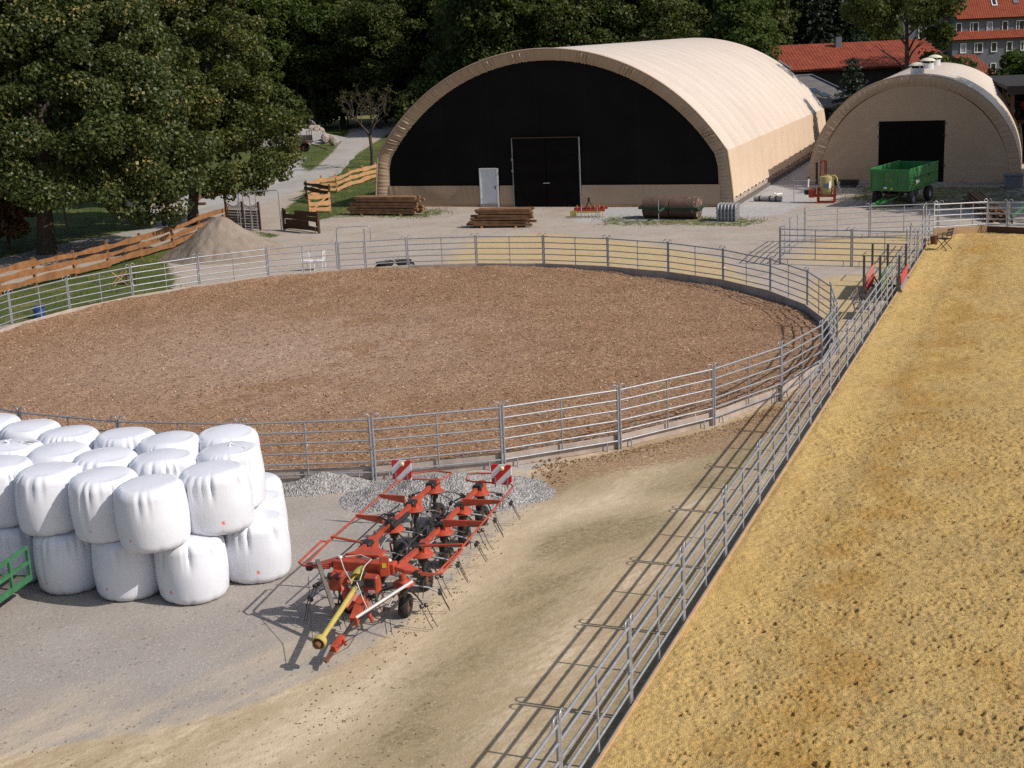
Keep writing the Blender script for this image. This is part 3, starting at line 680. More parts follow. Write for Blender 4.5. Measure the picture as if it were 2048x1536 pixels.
def tedder():
    ax = Vector((.285, .958, 0)).normalized()
    t = thing('hay_tedder', 'red folded hay tedder with yellow drive shaft parked beside the bales', 'hay tedder', (-3.22, 20.37, 0), math.atan2(ax.y, ax.x))
    RD, DK, SP = MAT['redpaint'], MAT['blacksteel'], MAT['spring']
    r = random.Random(4)
    # rotors, five to a side, on two jointed arms
    us = [2.3, 3.5, 4.67, 5.83, 7.0]
    for sv_ in (1, -1):
        vy = .5*sv_
        for i, u in enumerate(us):
            y = vy + (.06*sv_ if i == 0 else 0); zc = .77 if i else .70
            o = MB().lathe([(.0, zc+.03), (.07, zc+.03), (.085, zc+.01), (.17, zc-.015), (.20, zc-.045), (.19, zc-.06), (.08, zc-.04), (0, zc-.04)], 28, Matrix.Translation((u, y, 0))).build('rotor', RD, t, 40)
            MB().lathe([(0, zc+.14), (.06, zc+.13), (.075, zc+.02), (0, zc+.02)], 12, Matrix.Translation((u, y, 0))).build('gear_housing', RD, o, 40)
            MB().lathe([(0, zc-.05), (.09, zc-.06), (.08, zc-.20), (.04, zc-.23), (.035, .25), (0, .25)], 14, Matrix.Translation((u, y, 0))).build('hub', DK, o, 40)
            a0 = r.uniform(0, 1)
            for q in range(6):
                th = a0+q*PI/3; c, s = math.cos(th), math.sin(th)
                ap = [(u+.12*c, y+.12*s, zc-.08), (u+.42*c, y+.42*s, zc-.15), (u+.62*c, y+.62*s, zc-.26)]
                ar = MB().tube(ap, .016, 6)
                ar.build('tine_arm', MAT['spring'] if q % 2 else MAT['galv_dull'], o, 60)
                m = MB(); ex, ey, ez = ap[-1]
                m.tube([(ex-.07*s, ey+.07*c, ez), (ex-.02*s, ey+.02*c, ez)], .04, 8); m.tube([(ex+.02*s, ey-.02*c, ez), (ex+.07*s, ey-.07*c, ez)], .04, 8)
                for e in (-1, 1):
                    px, py = ex+.05*s*e, ey-.05*c*e
                    m.tube([(px, py, ez), (px+.03*c, py+.03*s, ez-.05), (px+.10*c-.05*s, py+.10*s+.05*c, ez-.24), (px+.16*c-.10*s, py+.16*s+.10*c, ez-.38)], .0078, 5)
                m.build('tine_pair', SP, o, 60)
            # wheel on a swivel fork
            wl = wheel(t, Matrix.Translation((u+.12, y-.03*sv_, .205)) @ Matrix.Rotation(PI/2+r.uniform(-.12, .12), 4, 'X') @ Matrix.Rotation(r.uniform(-.1, .1), 4, 'Y'))
            m = MB(); m.tube([(u, y, .5), (u+.02, y, .44), (u+.06, y+.12, .42), (u+.12, y+.125, .22)], .02, 6); m.build('wheel_fork', MAT['redfaded'], t, 50)
        # boxed arm sections between the gear housings
        zs = [.98, .90, .885, .88, .88]
        for i in range(4):
            a, b = Vector((us[i], vy, zs[i])), Vector((us[i+1], vy, zs[i+1]))
            MB().bar(a.lerp(b, .06), b.lerp(a, .14), .07, .085).build('arm_section', RD, t)
            MB().box((us[i+1]-.14, vy, zs[i+1]+.03), (.24, .18, .09), bev=.02).build('hinge_cover', DK, t)
            m = MB(); m.prism([(-.15, -.06), (.10, -.085), (.16, 0), (.10, .085), (-.15, .06)], zs[i+1]-.14, zs[i+1]+.05, Matrix.Translation((us[i+1]+.08, vy, 0))); m.build('hinge_bracket', RD, t)
        # the outer guard with its cross supports
        gy = (1.14 if sv_ > 0 else -1.36)
        path = [(1.95, gy*.55, 1.0), (1.92, gy*.88, 1.0), (2.02, gy*.96, 1.02), (3.2, gy, 1.04), (6.55, gy*.98, 1.04), (6.72, gy*.92, 1.04)]
        MB().tube(path, .019, 8).build('guard_rail', RD, t, 60)
        MB().tube([(1.9, gy*.55, 1.06), (1.84, gy*.94, 1.06), (1.94, gy*1.05, 1.07), (2.95, gy*1.06, 1.09), (3.0, gy*1.0, 1.07)], .02, 8).build('guard_loop', RD, t, 60)
        MB().tube([(6.72, gy*.92, 1.05), (6.74, gy*.32, 1.05), (6.82, gy*.20, 1.05), (7.2, gy*.14, 1.06), (7.3, gy*.5, 1.06), (7.1, gy*.84, 1.05), (6.72, gy*.92, 1.05)], .018, 7).build('guard_loop', RD, t, 60)
        for u, h in ((3.22, 0), (4.4, 1), (5.6, 1)):
            if h: 
                m = MB(); a, b = Vector((u, vy+.1*sv_, 1.0)), Vector((u, gy, 1.07))
                m.add([(u-.02, a.y, .93), (u+.02, a.y, .93), (u+.02, a.y, 1.08), (u-.02, a.y, 1.08), (u-.02, b.y, 1.03), (u+.02, b.y, 1.03), (u+.02, b.y, 1.09), (u-.02, b.y, 1.09)], [(0, 1, 2, 3), (7, 6, 5, 4), (0, 4, 5, 1), (1, 5, 6, 2), (2, 6, 7, 3), (3, 7, 4, 0)])
                m.build('guard_support', RD, t)
            else: MB().tube([(u, vy+.05*sv_, 1.0), (u, gy, 1.08)], .024, 8).build('guard_support', RD, t, 60)
        # striped hazard board with lamp
        hb_ = MB().box((0, 0, 0), (.02, .42, .42), bev=.004).build('hazard_board', MAT['hazard'], t, None, (6.70, 1.06*sv_, 1.24))
        MB().lathe([(0, .03), (.035, .022), (.045, 0), (.045, -.02), (0, -.02)], 14, Matrix.Translation((-.02, -.02, .13)) @ Matrix.Rotation(-PI/2, 4, 'Y')).build('lamp', MAT['lamp'], hb_, 40)
        for e in (-.12, .13): MB().box((-.016, e, -.16), (.015, .025, .2)).build('clamp', MAT['galv_dull'], hb_)
        # dark tow tubes and hoses lying along the arms
        MB().tube([(2.4, vy+.12, 1.05), (3.3, vy+.14, 1.02), (4.4, vy+.12, 1.04), (5.3, vy+.10, 1.0)], .014, 6).build('hydraulic_hose', MAT['rubber'], t, 60)
        MB().tube([(4.1, vy-.2*sv_, .98), (4.9, vy-.22*sv_, .97)], .045, 8).build('damper', DK, t, 50)
        m = MB(); m.tube([(4.2, vy-.1*sv_, 1.06), (4.3, vy+.12, 1.10), (4.48, vy+.1, 1.10), (4.5, vy-.1, 1.06), (4.25, vy-.14, 1.05)], .02, 6); m.build('strap_coil', MAT['rubber'], t, 60)
    # main cross beam
    MB().box((2.02, 0, 1.06), (.19, 1.12, .19), bev=.015).build('cross_beam', RD, t)
    for e in (.45, -.45): MB().lathe([(0, .03), (.03, .03), (.04, .0), (0, 0)], 10, Matrix.Translation((2.02, e, 1.18))).build('bolt_head', MAT['chrome'], t, 40)
    MB().add([(2.16, .42, 1.2), (2.5, .1, 1.22), (2.4, -.25, 1.22), (2.16, -.2, 1.2), (2.16, .42, 1.16), (2.5, .1, 1.18), (2.4, -.25, 1.18), (2.16, -.2, 1.16)], [(0, 1, 2, 3), (7, 6, 5, 4), (0, 4, 5, 1), (1, 5, 6, 2), (2, 6, 7, 3), (3, 7, 4, 0)]).build('top_plate', RD, t)
    for e in (1, -1):
        MB().add([(1.95, .58*e, 1.1), (2.3, .58*e, 1.1), (2.1, 1.0*e, 1.0), (1.95, 1.0*e, 1.0), (1.95, .58*e, 1.02), (2.3, .58*e, 1.02), (2.1, 1.0*e, .96), (1.95, 1.0*e, .96)], [(0, 1, 2, 3), (7, 6, 5, 4), (0, 4, 5, 1), (1, 5, 6, 2), (2, 6, 7, 3), (3, 7, 4, 0)]).build('beam_wing', RD, t)
    o = MB().box((1.86, -.42, 1.14), (.05, .16, .36), rz=.25, bev=.01).build('upright_plate', RD, t)
    MB().box((1.83, -.425, 1.16), (.008, .07, .08), rz=.25).build('warning_sticker', MAT['sticker'], o)
    MB().box((1.80, -.2, .84), (.20, .27, .32), bev=.03).build('gearbox_guard', RD, t)
    MB().box((1.695, -.2, .88), (.012, .15, .15)).build('gearbox_opening', MAT['blacksteel'], t)
    MB().box((1.695, -.22, .73), (.012, .12, .045)).build('label_plate', MAT['label_pink'], t)
    MB().box((1.78, .42, .86), (.26, .26, .3), bev=.03).build('side_gearbox', RD, t)
    for e in (.36, .5): MB().lathe([(.04, .03), (.06, .03), (.06, -.03), (.04, -.03)], 12, Matrix.Translation((1.66, e, .98)) @ Matrix.Rotation(PI/2, 4, 'X')).build('pulley', DK, t, 40)
    MB().add([(1.7, .34, .9), (1.45, .2, .55), (1.45, .12, .5), (1.7, .0, .62), (1.72, .34, .86), (1.47, .2, .51), (1.47, .12, .46), (1.72, .0, .58)], [(0, 1, 2, 3), (7, 6, 5, 4), (0, 4, 5, 1), (1, 5, 6, 2), (2, 6, 7, 3), (3, 7, 4, 0)]).build('beam_gusset', RD, t)
    # drawbar and hitch
    MB().tube([(1.75, -.02, .66), (1.1, -.16, .5), (.5, -.15, .39)], .035, 10).build('drawbar', DK, t, 60)
    MB().bar((1.6, -.08, .62), (1.0, -.16, .48), .12, .16).build('drawbar_root', RD, t)
    MB().bar((.56, -.15, .40), (.26, -.10, .32), .085, .12).build('hitch_head', RD, t)
    MB().add([(.32, -.14, .33), (.32, -.04, .33), (.11, .0, .20), (.08, -.05, .19), (.32, -.14, .29), (.32, -.04, .29), (.11, .0, .16), (.08, -.05, .15)], [(0, 1, 2, 3), (7, 6, 5, 4), (0, 4, 5, 1), (1, 5, 6, 2), (2, 6, 7, 3), (3, 7, 4, 0)]).build('hitch_plate', MAT['rust'], t)
    MB().tube([(.48, -.2, .40), (.42, -.25, .34)], .03, 8).build('hitch_pin', RD, t, 50)
    MB().tube([(1.35, -.22, .66), (1.5, -.2, .66), (1.4, -.28, .44), (1.45, -.3, .32)], .035, 8).build('parking_stand', RD, t, 50)
    # drive shaft with its guard cones
    sh = MB().tube([(.12, .05, .52), (.9, .02, .70), (1.7, -.01, .9)], [.042, .046, .046], 14).build('drive_shaft', MAT['yellowpaint'], t, 50)
    q = (Vector((1.7, -.01, .9))-Vector((.12, .05, .52))).to_track_quat('Z', 'Y').to_matrix().to_4x4()
    MB().lathe([(.055, .10), (.10, .05), (.115, .0), (.115, -.07), (.10, -.075), (.095, 0), (.05, .06)], 20, Matrix.Translation((.12, .05, .52)) @ q).build('shaft_cone', MAT['yellowpaint'], sh, 40)
    MB().lathe([(.0, -.16), (.05, -.15), (.06, -.02), (0, 0)], 10, Matrix.Translation((.12, .05, .52)) @ q).build('joint_yoke', MAT['rust'], sh, 40)
    MB().lathe([(.055, -.14), (.085, -.08), (.10, .0), (.06, .02)], 18, Matrix.Translation((1.66, -.01, .89)) @ q).build('shaft_collar', MAT['rubber'], sh, 40)
    MB().lathe([(.14, -.1), (.17, 0), (.17, .18), (.0, .18)], 18, Matrix.Translation((1.74, -.0, .93)) @ Matrix.Rotation(PI/2, 4, 'Y'), a0=PI*.5-1.9, a1=PI*.5+1.9).build('shaft_hood', MAT['yellowpaint'], t, 40)
    # silver strut, dark strut, ropes
    MB().tube([(1.02, -.2, .55), (1.75, -.95, .95)], .026, 12).build('silver_strut', MAT['chrome'], t, 60)
    MB().tube([(1.02, -.17, .49), (1.7, -.8, .84)], .02, 8).build('strut_shadow_tube', DK, t, 60)
    MB().bar((1.85, .8, 1.18), (1.12, .18, .42), .07, .05).build('dark_strut', MAT['wood_grey'], t)
    MB().tube([(1.9, .4, 1.24), (1.7, .25, 1.1), (1.5, .05, .98), (1.52, -.1, 1.0), (1.75, -.1, 1.16), (1.98, -.14, 1.2), (2.1, .1, 1.22), (2.0, .35, 1.21)], .009, 5).build('rope', MAT['rope'], t, 60)
    MB().tube([(1.5, -.05, .97), (1.35, -.2, .75), (1.3, -.3, .58)], .009, 5).build('rope', MAT['rope'], t, 60)
    for a, b in (((1.75, .95, .9), (.05, .15, .45)), ((1.7, -.95, .9), (.25, -.2, .4))):
        mid = (Vector(a)+Vector(b))/2-Vector((0, 0, .16))
        MB().tube([a, tuple(Vector(a).lerp(mid, .6)), tuple(mid), tuple(mid.lerp(Vector(b), .5)), b], .0065, 5).build('hydraulic_hose', MAT['rubber'], t, 60)
    for e in (1, -1): MB().box((1.9, .98*e, 1.02), (.12, .12, .12), bev=.02).build('hose_block', DK, t)
MAT['hazard'] = hazard_mat()
MAT['lamp'] = simple('clear_lamp', (.78, .66, .38), .15, 0, (.7, .55, .25), 5, 0, 40, .6)
MAT['sticker'] = simple('yellow_sticker', (.75, .48, .03), .5)
MAT['label_pink'] = simple('pale_label', (.68, .55, .56), .5)
MAT['rope'] = simple('pale_rope', (.62, .58, .52), .9)
tedder()

# ------------------------------------------------------------------ heaps
def heap(name, label, cat, cx, cy, rx, ry, h, mat, rot=0, seed=0, st=.09, rough=.05, power=1.0, peak=(0, 0)):
    q = np.arange(-1.15, 1.16, st/max(rx, ry)); P, F = gridmesh(q*rx, q*ry)
    r = np.hypot(P[:, 0]/rx, P[:, 1]/ry)*(1+.22*(vnoise(P, 1.1/max(rx, .6)*2, seed)-.5))
    z = h*np.clip(1-r, 0, 1)**power
    if power <= 1: z = h*(1-np.sqrt(np.clip(r, 0, 4)**2+.006))
    z = np.where(r < 1, np.maximum(z, 0), -.03)+(vnoise(P, 3.5, seed+1)-.5)*rough*np.clip((1.05-r)*5, 0, 1)+(vnoise(P, 9, seed+2)-.5)*rough*.7*np.clip((1.05-r)*5, 0, 1)
    V = np.stack([P[:, 0], P[:, 1], z], 1); V, F, _ = prune(V, F, r < 1.06)
    o = obj(name, np_mesh(name, V, F, mat, True), None, (cx, cy, 0), rot); return tag(o, label, cat)
def gravel_mat(name, a, b, scl=28):
    k = NT(name); p = k.objc(); v = k.sep(k.vor(p, scl)); n = k.noise(p, 3, 4)
    c = k.mix(v[0], a, b); c = k.mix(k.mapr(v[1], .8, 1, 0, .8), c, (.48, .46, .45)); c = k.mix(k.mapr(v[1], 0, .2, .6, 0), c, tuple(x*.35 for x in a))
    return k.fin(c, .9, 0, k.bump(k.vor(p, scl, 'Distance'), .9, .04), .2)
MAT['gravel'] = gravel_mat('grey_chippings', (.215, .20, .19), (.39, .37, .355), 24)
k = NT('heap_sand'); p = k.objc(); a = k.noise(p, 1.2, 5, .6); b = k.noise(p, 16, 4, .65)
c = k.mix(k.mapr(a, .35, .65), (.27, .222, .18), (.22, .178, .143)); c = k.mix(k.mapr(b, .55, .75, 0, .5), c, (.17, .135, .105))
st = k.n('ShaderNodeMapping', ins={'Vector': p}); st.inputs['Scale'].default_value = (2.2, 2.2, .35)
MAT['heapsand'] = k.fin(c, .95, 0, k.bump(k.math('ADD', b, k.noise(st.outputs[0], 4, 4)), .6, .05), .1)
heap('sand_heap', 'big conical grey-brown sand heap behind the round pen, by the wooden fence', 'sand heap', -13.7, 67.0, 3.1, 2.6, 2.1, MAT['heapsand'], -.1, 4, .1, .10)
heap('gravel_heap', 'small grey gravel heap beside the bales against the pen board', 'gravel heap', -4.35, 30.05, 1.35, .62, .38, MAT['gravel'], .05, 7, .06, .07, 1.3)
heap('gravel_heap', 'larger grey gravel heap behind the tedder against the pen board', 'gravel heap', -1.5, 29.15, 2.5, 1.5, .52, MAT['gravel'], -.05, 9, .06, .07, 1.3)
heap('gravel_heap', 'pale gravel bank across the farm road, beneath the heap of boulders', 'gravel heap', -21.0, 148, 5, 6, 1.5, MAT['gravel'], 0, 12, .25, .1, 1.1)
# clods along the kerb between gravel and sand
def clods(name, n, fn, mat, label, cat, smin, smax):
    m = MB(); r = random.Random(8)
    for _ in range(n):
        x, y = fn(r); s = r.uniform(smin, smax); T = Matrix.Translation((x, y, s*.35)) @ Matrix.Rotation(r.uniform(0, 6), 4, 'Z')
        vs = [(s*math.cos(a)*r.uniform(.7, 1.1)*.6, s*math.sin(a)*r.uniform(.7, 1.1)*.5, z*s) for z, kk in ((-.4, 1), (.1, 1)) for a in (0, 1.25, 2.5, 3.8, 5)]+[(0, 0, .45*s)]
        m.add(vs, [(i, (i+1) % 5, 5+(i+1) % 5, 5+i) for i in range(5)]+[(5+i, 5+(i+1) % 5, 10) for i in range(5)], T)
    o = m.build(name, mat, None, 60); tag(o, label, cat, kind='stuff'); return o
MAT['clod'] = simple('brown_clod', (.24, .14, .065), .95, 0, (.14, .08, .04), 6)
def kerbline(r):
    t = r.random(); a = A0-DA*(17.2+2.6*t); rad = RR+.15+abs(r.gauss(0, .35)); return RC.x+rad*math.cos(a), RC.y+rad*math.sin(a)
clods('bark_litter', 1500, kerbline, MAT['clod'], 'spilt brown bark crumbs along the near outside of the pen board', 'bark litter', .008, .032)
edge = [g(*q) for q in ((1078, 975), (1020, 1030), (960, 1085), (900, 1165), (840, 1225), (780, 1280), (700, 1390), (640, 1450), (580, 1510))]
def pathedge(r):
    i = r.randrange(len(edge)-1); q = edge[i].lerp(edge[i+1], r.random()); s = .18 if i < 5 else .35; return q.x+r.gauss(.1, s), q.y+r.gauss(0, s)
MAT['clod2'] = simple('dry_droppings', (.15, .105, .05), .95, 0, (.09, .07, .035), 6)
clods('dung_crumbs', 420, pathedge, MAT['clod2'], 'dark dry crumbs scattered along the edge of the sandy path', 'crumbs', .007, .028)
def clodcorner(r): q = g(1085+r.uniform(-25, 50), 945+r.uniform(-30, 25)); return q.x, q.y
clods('earth_clods', 70, clodcorner, MAT['clod'], 'brown earth clods where gravel meets the sandy path by the pen', 'earth clods', .02, .075)
# ------------------------------------------------------------------ fabric halls
def fabric_mat(name, c1, c2, tr=0):
    k = NT(name); v = k.objc(); a = k.noise(v, .35, 4, .6); b = k.noise(v, 3, 4, .6)
    c = k.mix(k.mapr(a, .35, .65), c1, c2); c = k.mix(k.mapr(b, .55, .8, 0, .25), c, tuple(x*.8 for x in c2))
    return k.fin(c, .38, 0, k.bump(k.noise(v, 1.1, 4, .6), .25, .12), .5)
MAT['fabric'] = fabric_mat('beige_tarpaulin', (.65, .545, .455), (.60, .50, .415))
MAT['fabric_side'] = fabric_mat('beige_side_tarpaulin', (.66, .51, .375), (.62, .475, .345))
MAT['fabric_shade'] = fabric_mat('beige_tarpaulin_shaded_copy', (.40, .29, .20), (.355, .257, .178))  # roof fabric darkened in colour to carry the shade of the fronts
k = NT('windbreak_net'); v = k.objc(); x, y, z = k.sep(v)
seam = k.mapr(k.math('ABSOLUTE', k.math('SUBTRACT', k.math('FRACT', k.math('MULTIPLY', x, .333)), .5)), .0, .012, 1, 0)
c = k.mix(k.mapr(k.noise(v, .5, 4), .3, .7), (.0075, .007, .0075), (.012, .0105, .011)); c = k.mix(k.math('MULTIPLY', seam, .5), c, (.02, .017, .017))
MAT['net'] = k.fin(c, .95, 0, k.bump(k.noise(v, 2, 3), .2, .05), .1)
k = NT('hall_door'); v = k.objc(); x, y, z = k.sep(v)
pl = k.mapr(k.math('FRACT', k.math('MULTIPLY', x, 6.6)), 0, .07, 1, 0)
c = k.mix(k.mapr(k.noise(v, 2, 4), .3, .7), (.0065, .0058, .0056), (.0095, .008, .0076)); c = k.mix(k.math('MULTIPLY', pl, .7), c, (.004, .003, .003))
MAT['halldoor'] = k.fin(c, .9, 0, None, .05)
MAT['whitedoor'] = simple('white_steel_door', (.62, .66, .72), .45, 0, (.56, .60, .66), 2, 0)
MAT['concrete'] = simple('grey_concrete', (.33, .31, .29), .9, 0, (.24, .22, .2), 2, .2, 20)

def sweep(prof, ys, offs, mat, name, parent, close=False):
    """prof: list of (x, z); ys: stations; offs(i, j, nx, nz) pushes a point along its outward normal"""
    n = len(prof); nrm = []
    for j in range(n):
        a, b = prof[max(j-1, 0)], prof[min(j+1, n-1)]; dx, dz = b[0]-a[0], b[1]-a[1]; l = math.hypot(dx, dz); nrm.append((-dz/l, dx/l))
    vs = []; fs = []
    for i, y in enumerate(ys):
        for j, (x, z) in enumerate(prof):
            o = offs(i, j); vs.append((x+nrm[j][0]*o, y, z+nrm[j][1]*o))
    for i in range(len(ys)-1):
        for j in range(n-1): fs.append((i*n+j, i*n+n+j, i*n+n+j+1, i*n+j+1))
    return MB().add(vs, fs).build(name, mat, parent, 28)
def pucker_band(outer, inner, y_out, y_in, name, mat, parent, seed, amp=.03, per=.16, m_=7):
    """gathered fabric band between two curves of equal point count, pleats running from the outer to the inner edge"""
    r = random.Random(seed); n = len(outer); vs = []; fs = []; L = 0; pl = []; nxt = 0; ph = 0
    for j in range(n):
        if j: L += math.hypot(outer[j][0]-outer[j-1][0], outer[j][1]-outer[j-1][1])
        pl.append(L)
    waves = [(r.uniform(2*PI/per*.45, 2*PI/per*1.5), r.uniform(0, 6)) for _ in range(4)]
    for i in range(m_+1):
        t = i/m_
        for j in range(n):
            x = outer[j][0]+(inner[j][0]-outer[j][0])*t; z = outer[j][1]+(inner[j][1]-outer[j][1])*t
            w_ = sum(math.sin(pl[j]*k_+p_+t*1.2) for k_, p_ in waves)/2.2
            w_ = abs(w_)**1.5*(1 if w_ > 0 else -1)*(.35+1.1*(.5+.5*math.sin(pl[j]*1.9+seed))*(.5+.5*math.sin(pl[j]*.83+2*seed)))
            vs.append((x, y_out+(y_in-y_out)*t**1.5-amp*w_*math.sin(min(1, t*1.25)*PI*.75)-.05*math.sin(t*PI), z+amp*.5*w_*t))
    for i in range(m_):
        for j in range(n-1): fs.append((i*n+j, i*n+n+j, i*n+n+j+1, i*n+j+1))
    return MB().add(vs, fs).build(name, mat, parent, 60)
def hall_big():
    L, Rr = g(752, 414), g(1469, 414); u = Rr-L; W = u.length
    t = thing('arched_hall', 'large beige fabric arched hall with black gable front and double doors', 'hall', L, math.atan2(u.y, u.x))
    LEN = 37.0; c0 = W/2; RAD = 12.6; kz = 3.1; kx = 10.65
    def arch(off, n):
        r_ = RAD-off; zc = 8.98-RAD; pts = []
        xk = kx-off*1.0; zk = zc+math.sqrt(max(r_*r_-xk*xk, 0)); tk = math.asin(xk/r_)
        for i in range(n+1):
            th = -tk+2*tk*i/n; pts.append((c0+r_*math.sin(th), zc+r_*math.cos(th)))
        return pts, zk
    top, zk = arch(0, 64)
    nb = 16; ys = []; rib = []
    for b in range(nb):
        for q in (0, .08, .22, .4, .6, .78, .92): ys.append(LEN*(b+q)/nb); rib.append(q)
    ys.append(LEN); rib.append(0)
    def offs(i, j):
        q = rib[i]; s = math.sin(q*PI)**.7 if 0 < q < 1 else 0
        return -.075*s+.012*math.sin(j*.9+i*1.7)*s
    sweep(top, ys, offs, MAT['fabric'], 'roof_cover', t)
    # side sheets hang from the eave line; their hem is pulled up in scallops between the lashings
    for sgn, nm in ((1, 'side_sheet'), (-1, 'side_sheet')):
        vs = []; fs = []; nrow = 8
        for i, y in enumerate(ys):
            q = rib[i]; sag = math.sin(q*PI)**.7 if 0 < q < 1 else 0
            for k_ in range(nrow+1):
                tq = k_/nrow; hem = .42+.14*abs(math.sin(2*q*PI)) if True else 0
                z = zk+(hem-zk)*tq; x = kx+(.36)*tq-.05*sag*math.sin(tq*PI)+.012*math.sin(i*2.3)*tq
                vs.append((c0+sgn*x, y, z))
        n = nrow+1
        for i in range(len(ys)-1):
            for k_ in range(nrow):
                f_ = (i*n+k_, i*n+n+k_, i*n+n+k_+1, i*n+k_+1); fs.append(f_ if sgn < 0 else f_[::-1])
        MB().add(vs, fs).build(nm, MAT['fabric_side'], t, 40)
        MB().box((c0+sgn*10.86, LEN/2, .26), (.07, LEN-.1, .5)).build('base_board', MAT['kick'], t)
        MB().box((c0+sgn*11.02, LEN/2, .10), (.16, LEN+.1, .16)).build('ground_rail', MAT['wood_grey'], t)
    # gathered front trim
    full = [(c0-11.0, .02), (c0-10.94, .8), (c0-10.85, 1.6), (c0-10.75, 2.4)]
    def dens(pts, step):
        out = [pts[0]]
        for a, b in zip(pts, pts[1:]):
            l = math.hypot(b[0]-a[0], b[1]-a[1]); k_ = max(1, int(l/step))
            out += [(a[0]+(b[0]-a[0])*i/k_, a[1]+(b[1]-a[1])*i/k_) for i in range(1, k_+1)]
        return out
    fo = full+top+[(2*c0-x, z) for x, z in reversed(full)]
    inn, zi = arch(.66, 64)
    inn = [(c0+(x-c0)*.988, z) for x, z in inn]
    fi = [(c0-10.12, .02), (c0-10.1, .8), (c0-10.08, 1.6), (c0-10.05, 2.25)]+inn+[(c0+10.05, 2.25), (c0+10.08, 1.6), (c0+10.1, .8), (c0+10.12, .02)]
    def both(a, b, step):
        A, B = [a[0]], [b[0]]
        for i in range(len(a)-1):
            l = math.hypot(a[i+1][0]-a[i][0], a[i+1][1]-a[i][1]); k_ = max(1, int(l/step))
            for q in range(1, k_+1):
                s = q/k_; A.append((a[i][0]+(a[i+1][0]-a[i][0])*s, a[i][1]+(a[i+1][1]-a[i][1])*s)); B.append((b[i][0]+(b[i+1][0]-b[i][0])*s, b[i][1]+(b[i+1][1]-b[i][1])*s))
        return A, B
    A, B = both(fo, fi, .045)
    pucker_band(A, B, -.02, .22, 'front_trim', MAT['fabric_shade'], t, 5, .055, .26)
    MB().tube([(x, -.01, z) for x, z in fo], .045, 6, cap=False).build('front_hem_rope', MAT['fabric_shade'], t, 60)
    # black netting gable
    nb_ = [(x, z) for x, z in fi if z > 1.22]
    poly = [(c0-10.15, 1.22)]+[(c0+(x-c0)*1.012, z+.03) for x, z in nb_]+[(c0+10.15, 1.22)]
    n = len(poly); vs = [(x, .26, z) for x, z in poly]+[(c0, .26, 1.22)]
    MB().add(vs, [(i+1, i, n) for i in range(n-1)]).build('gable_netting', MAT['net'], t)
    # skirt in sections, leaving the door openings free
    def skirt(x0, x1, seed):
        r = random.Random(seed); nx, nz = max(2, int((x1-x0)/.09)), 8; vs = []; fs = []; p1, p2 = r.uniform(0, 6), r.uniform(0, 6)
        for i in range(nz+1):
            for j in range(nx+1):
                x = x0+(x1-x0)*j/nx; z = .04+1.2*i/nz
                w_ = max(0, math.sin(x*1.1+p1))**3*math.sin(x*17+z*3+p2)*.016+.014*math.sin(x*2.1+z*2.4+p1)
                vs.append((x, .16-.02*math.sin(i/nz*PI)+w_*(.4+.6*i/nz), z))
        for i in range(nz):
            for j in range(nx): fs.append((i*nx+i+j, i*nx+i+j+1, (i+1)*(nx+1)+j+1, (i+1)*(nx+1)+j))
        MB().add(vs, fs).build('front_skirt', MAT['fabric_shade'], t, 60)
        MB().box(((x0+x1)/2, .12, .05), (x1-x0, .05, .07)).build('skirt_lath', MAT['wood_pale'], t)
    skirt(c0-10.2, 6.83, 1); skirt(8.08, 8.96, 2); skirt(13.12, c0+10.2, 3)
    # double door
    for x0, x1, nm in ((9.03, 11.02, 0), (11.06, 13.05, 1)):
        d = MB().box(((x0+x1)/2, .07, 2.02), (x1-x0, .09, 3.88)).build('door_leaf', MAT['halldoor'], t)
        for z in (.9, 2.0, 3.1): MB().box(((x0+x1)/2, .015, z), (x1-x0-.1, .018, .12)).build('ledge', MAT['halldoor'], d)
        xe = x0-.035 if nm == 0 else x1+.035
        MB().box((xe, .06, 2.0), (.05, .10, 3.98)).build('door_post', MAT['galv_dull'], t)
        for z in (.75, 2.1, 2.75): MB().box((xe+(-.02 if nm == 0 else .02), .0, z), (.10, .035, .13)).build('hinge', MAT['galv_dull'], d)
    MB().box((11.04, .055, 3.985), (4.1, .10, .04)).build('door_lintel', MAT['wood_dark'], t)
    MB().tube([(10.86, -.01, 1.36), (10.92, -.02, 1.38), (11.24, -.02, 1.39)], .028, 6).build('door_bolt', MAT['galv'], t, 50)
    # white side door
    d = MB().box((7.45, .1, 1.21), (1.0, .06, 2.02), bev=.008).build('side_door', MAT['whitedoor'], t)
    for x in (6.905, 7.995): MB().box((x, .09, 1.13), (.085, .13, 2.26)).build('door_frame', MAT['whitepaint'], d)
    MB().box((7.45, .09, 2.245), (1.0, .13, .06)).build('door_frame', MAT['whitepaint'], d)
    MB().box((7.45, .05, .1), (1.16, .2, .2)).build('door_sill', MAT['concrete'], t)
    MB().tube([(7.84, .05, 1.18), (7.84, .0, 1.18), (7.70, .0, 1.18)], .014, 6).build('door_handle', MAT['blacksteel'], d)
    MB().box((7.845, .062, 1.13), (.05, .02, .2)).build('handle_plate', MAT['blacksteel'], d)
    for z in (.42, 1.95): MB().box((6.975, .055, z), (.04, .02, .13)).build('door_hinge', MAT['whitepaint'], d)
    # far gable
    bp = [(x, z) for x, z in fo]; n = len(bp); vs = [(x, LEN-.03, z) for x, z in bp]+[(c0, LEN-.03, .02)]
    MB().add(vs, [(i, i+1, n) for i in range(n-1)]).build('rear_gable', MAT['fabric_shade'], t)
hall_big()
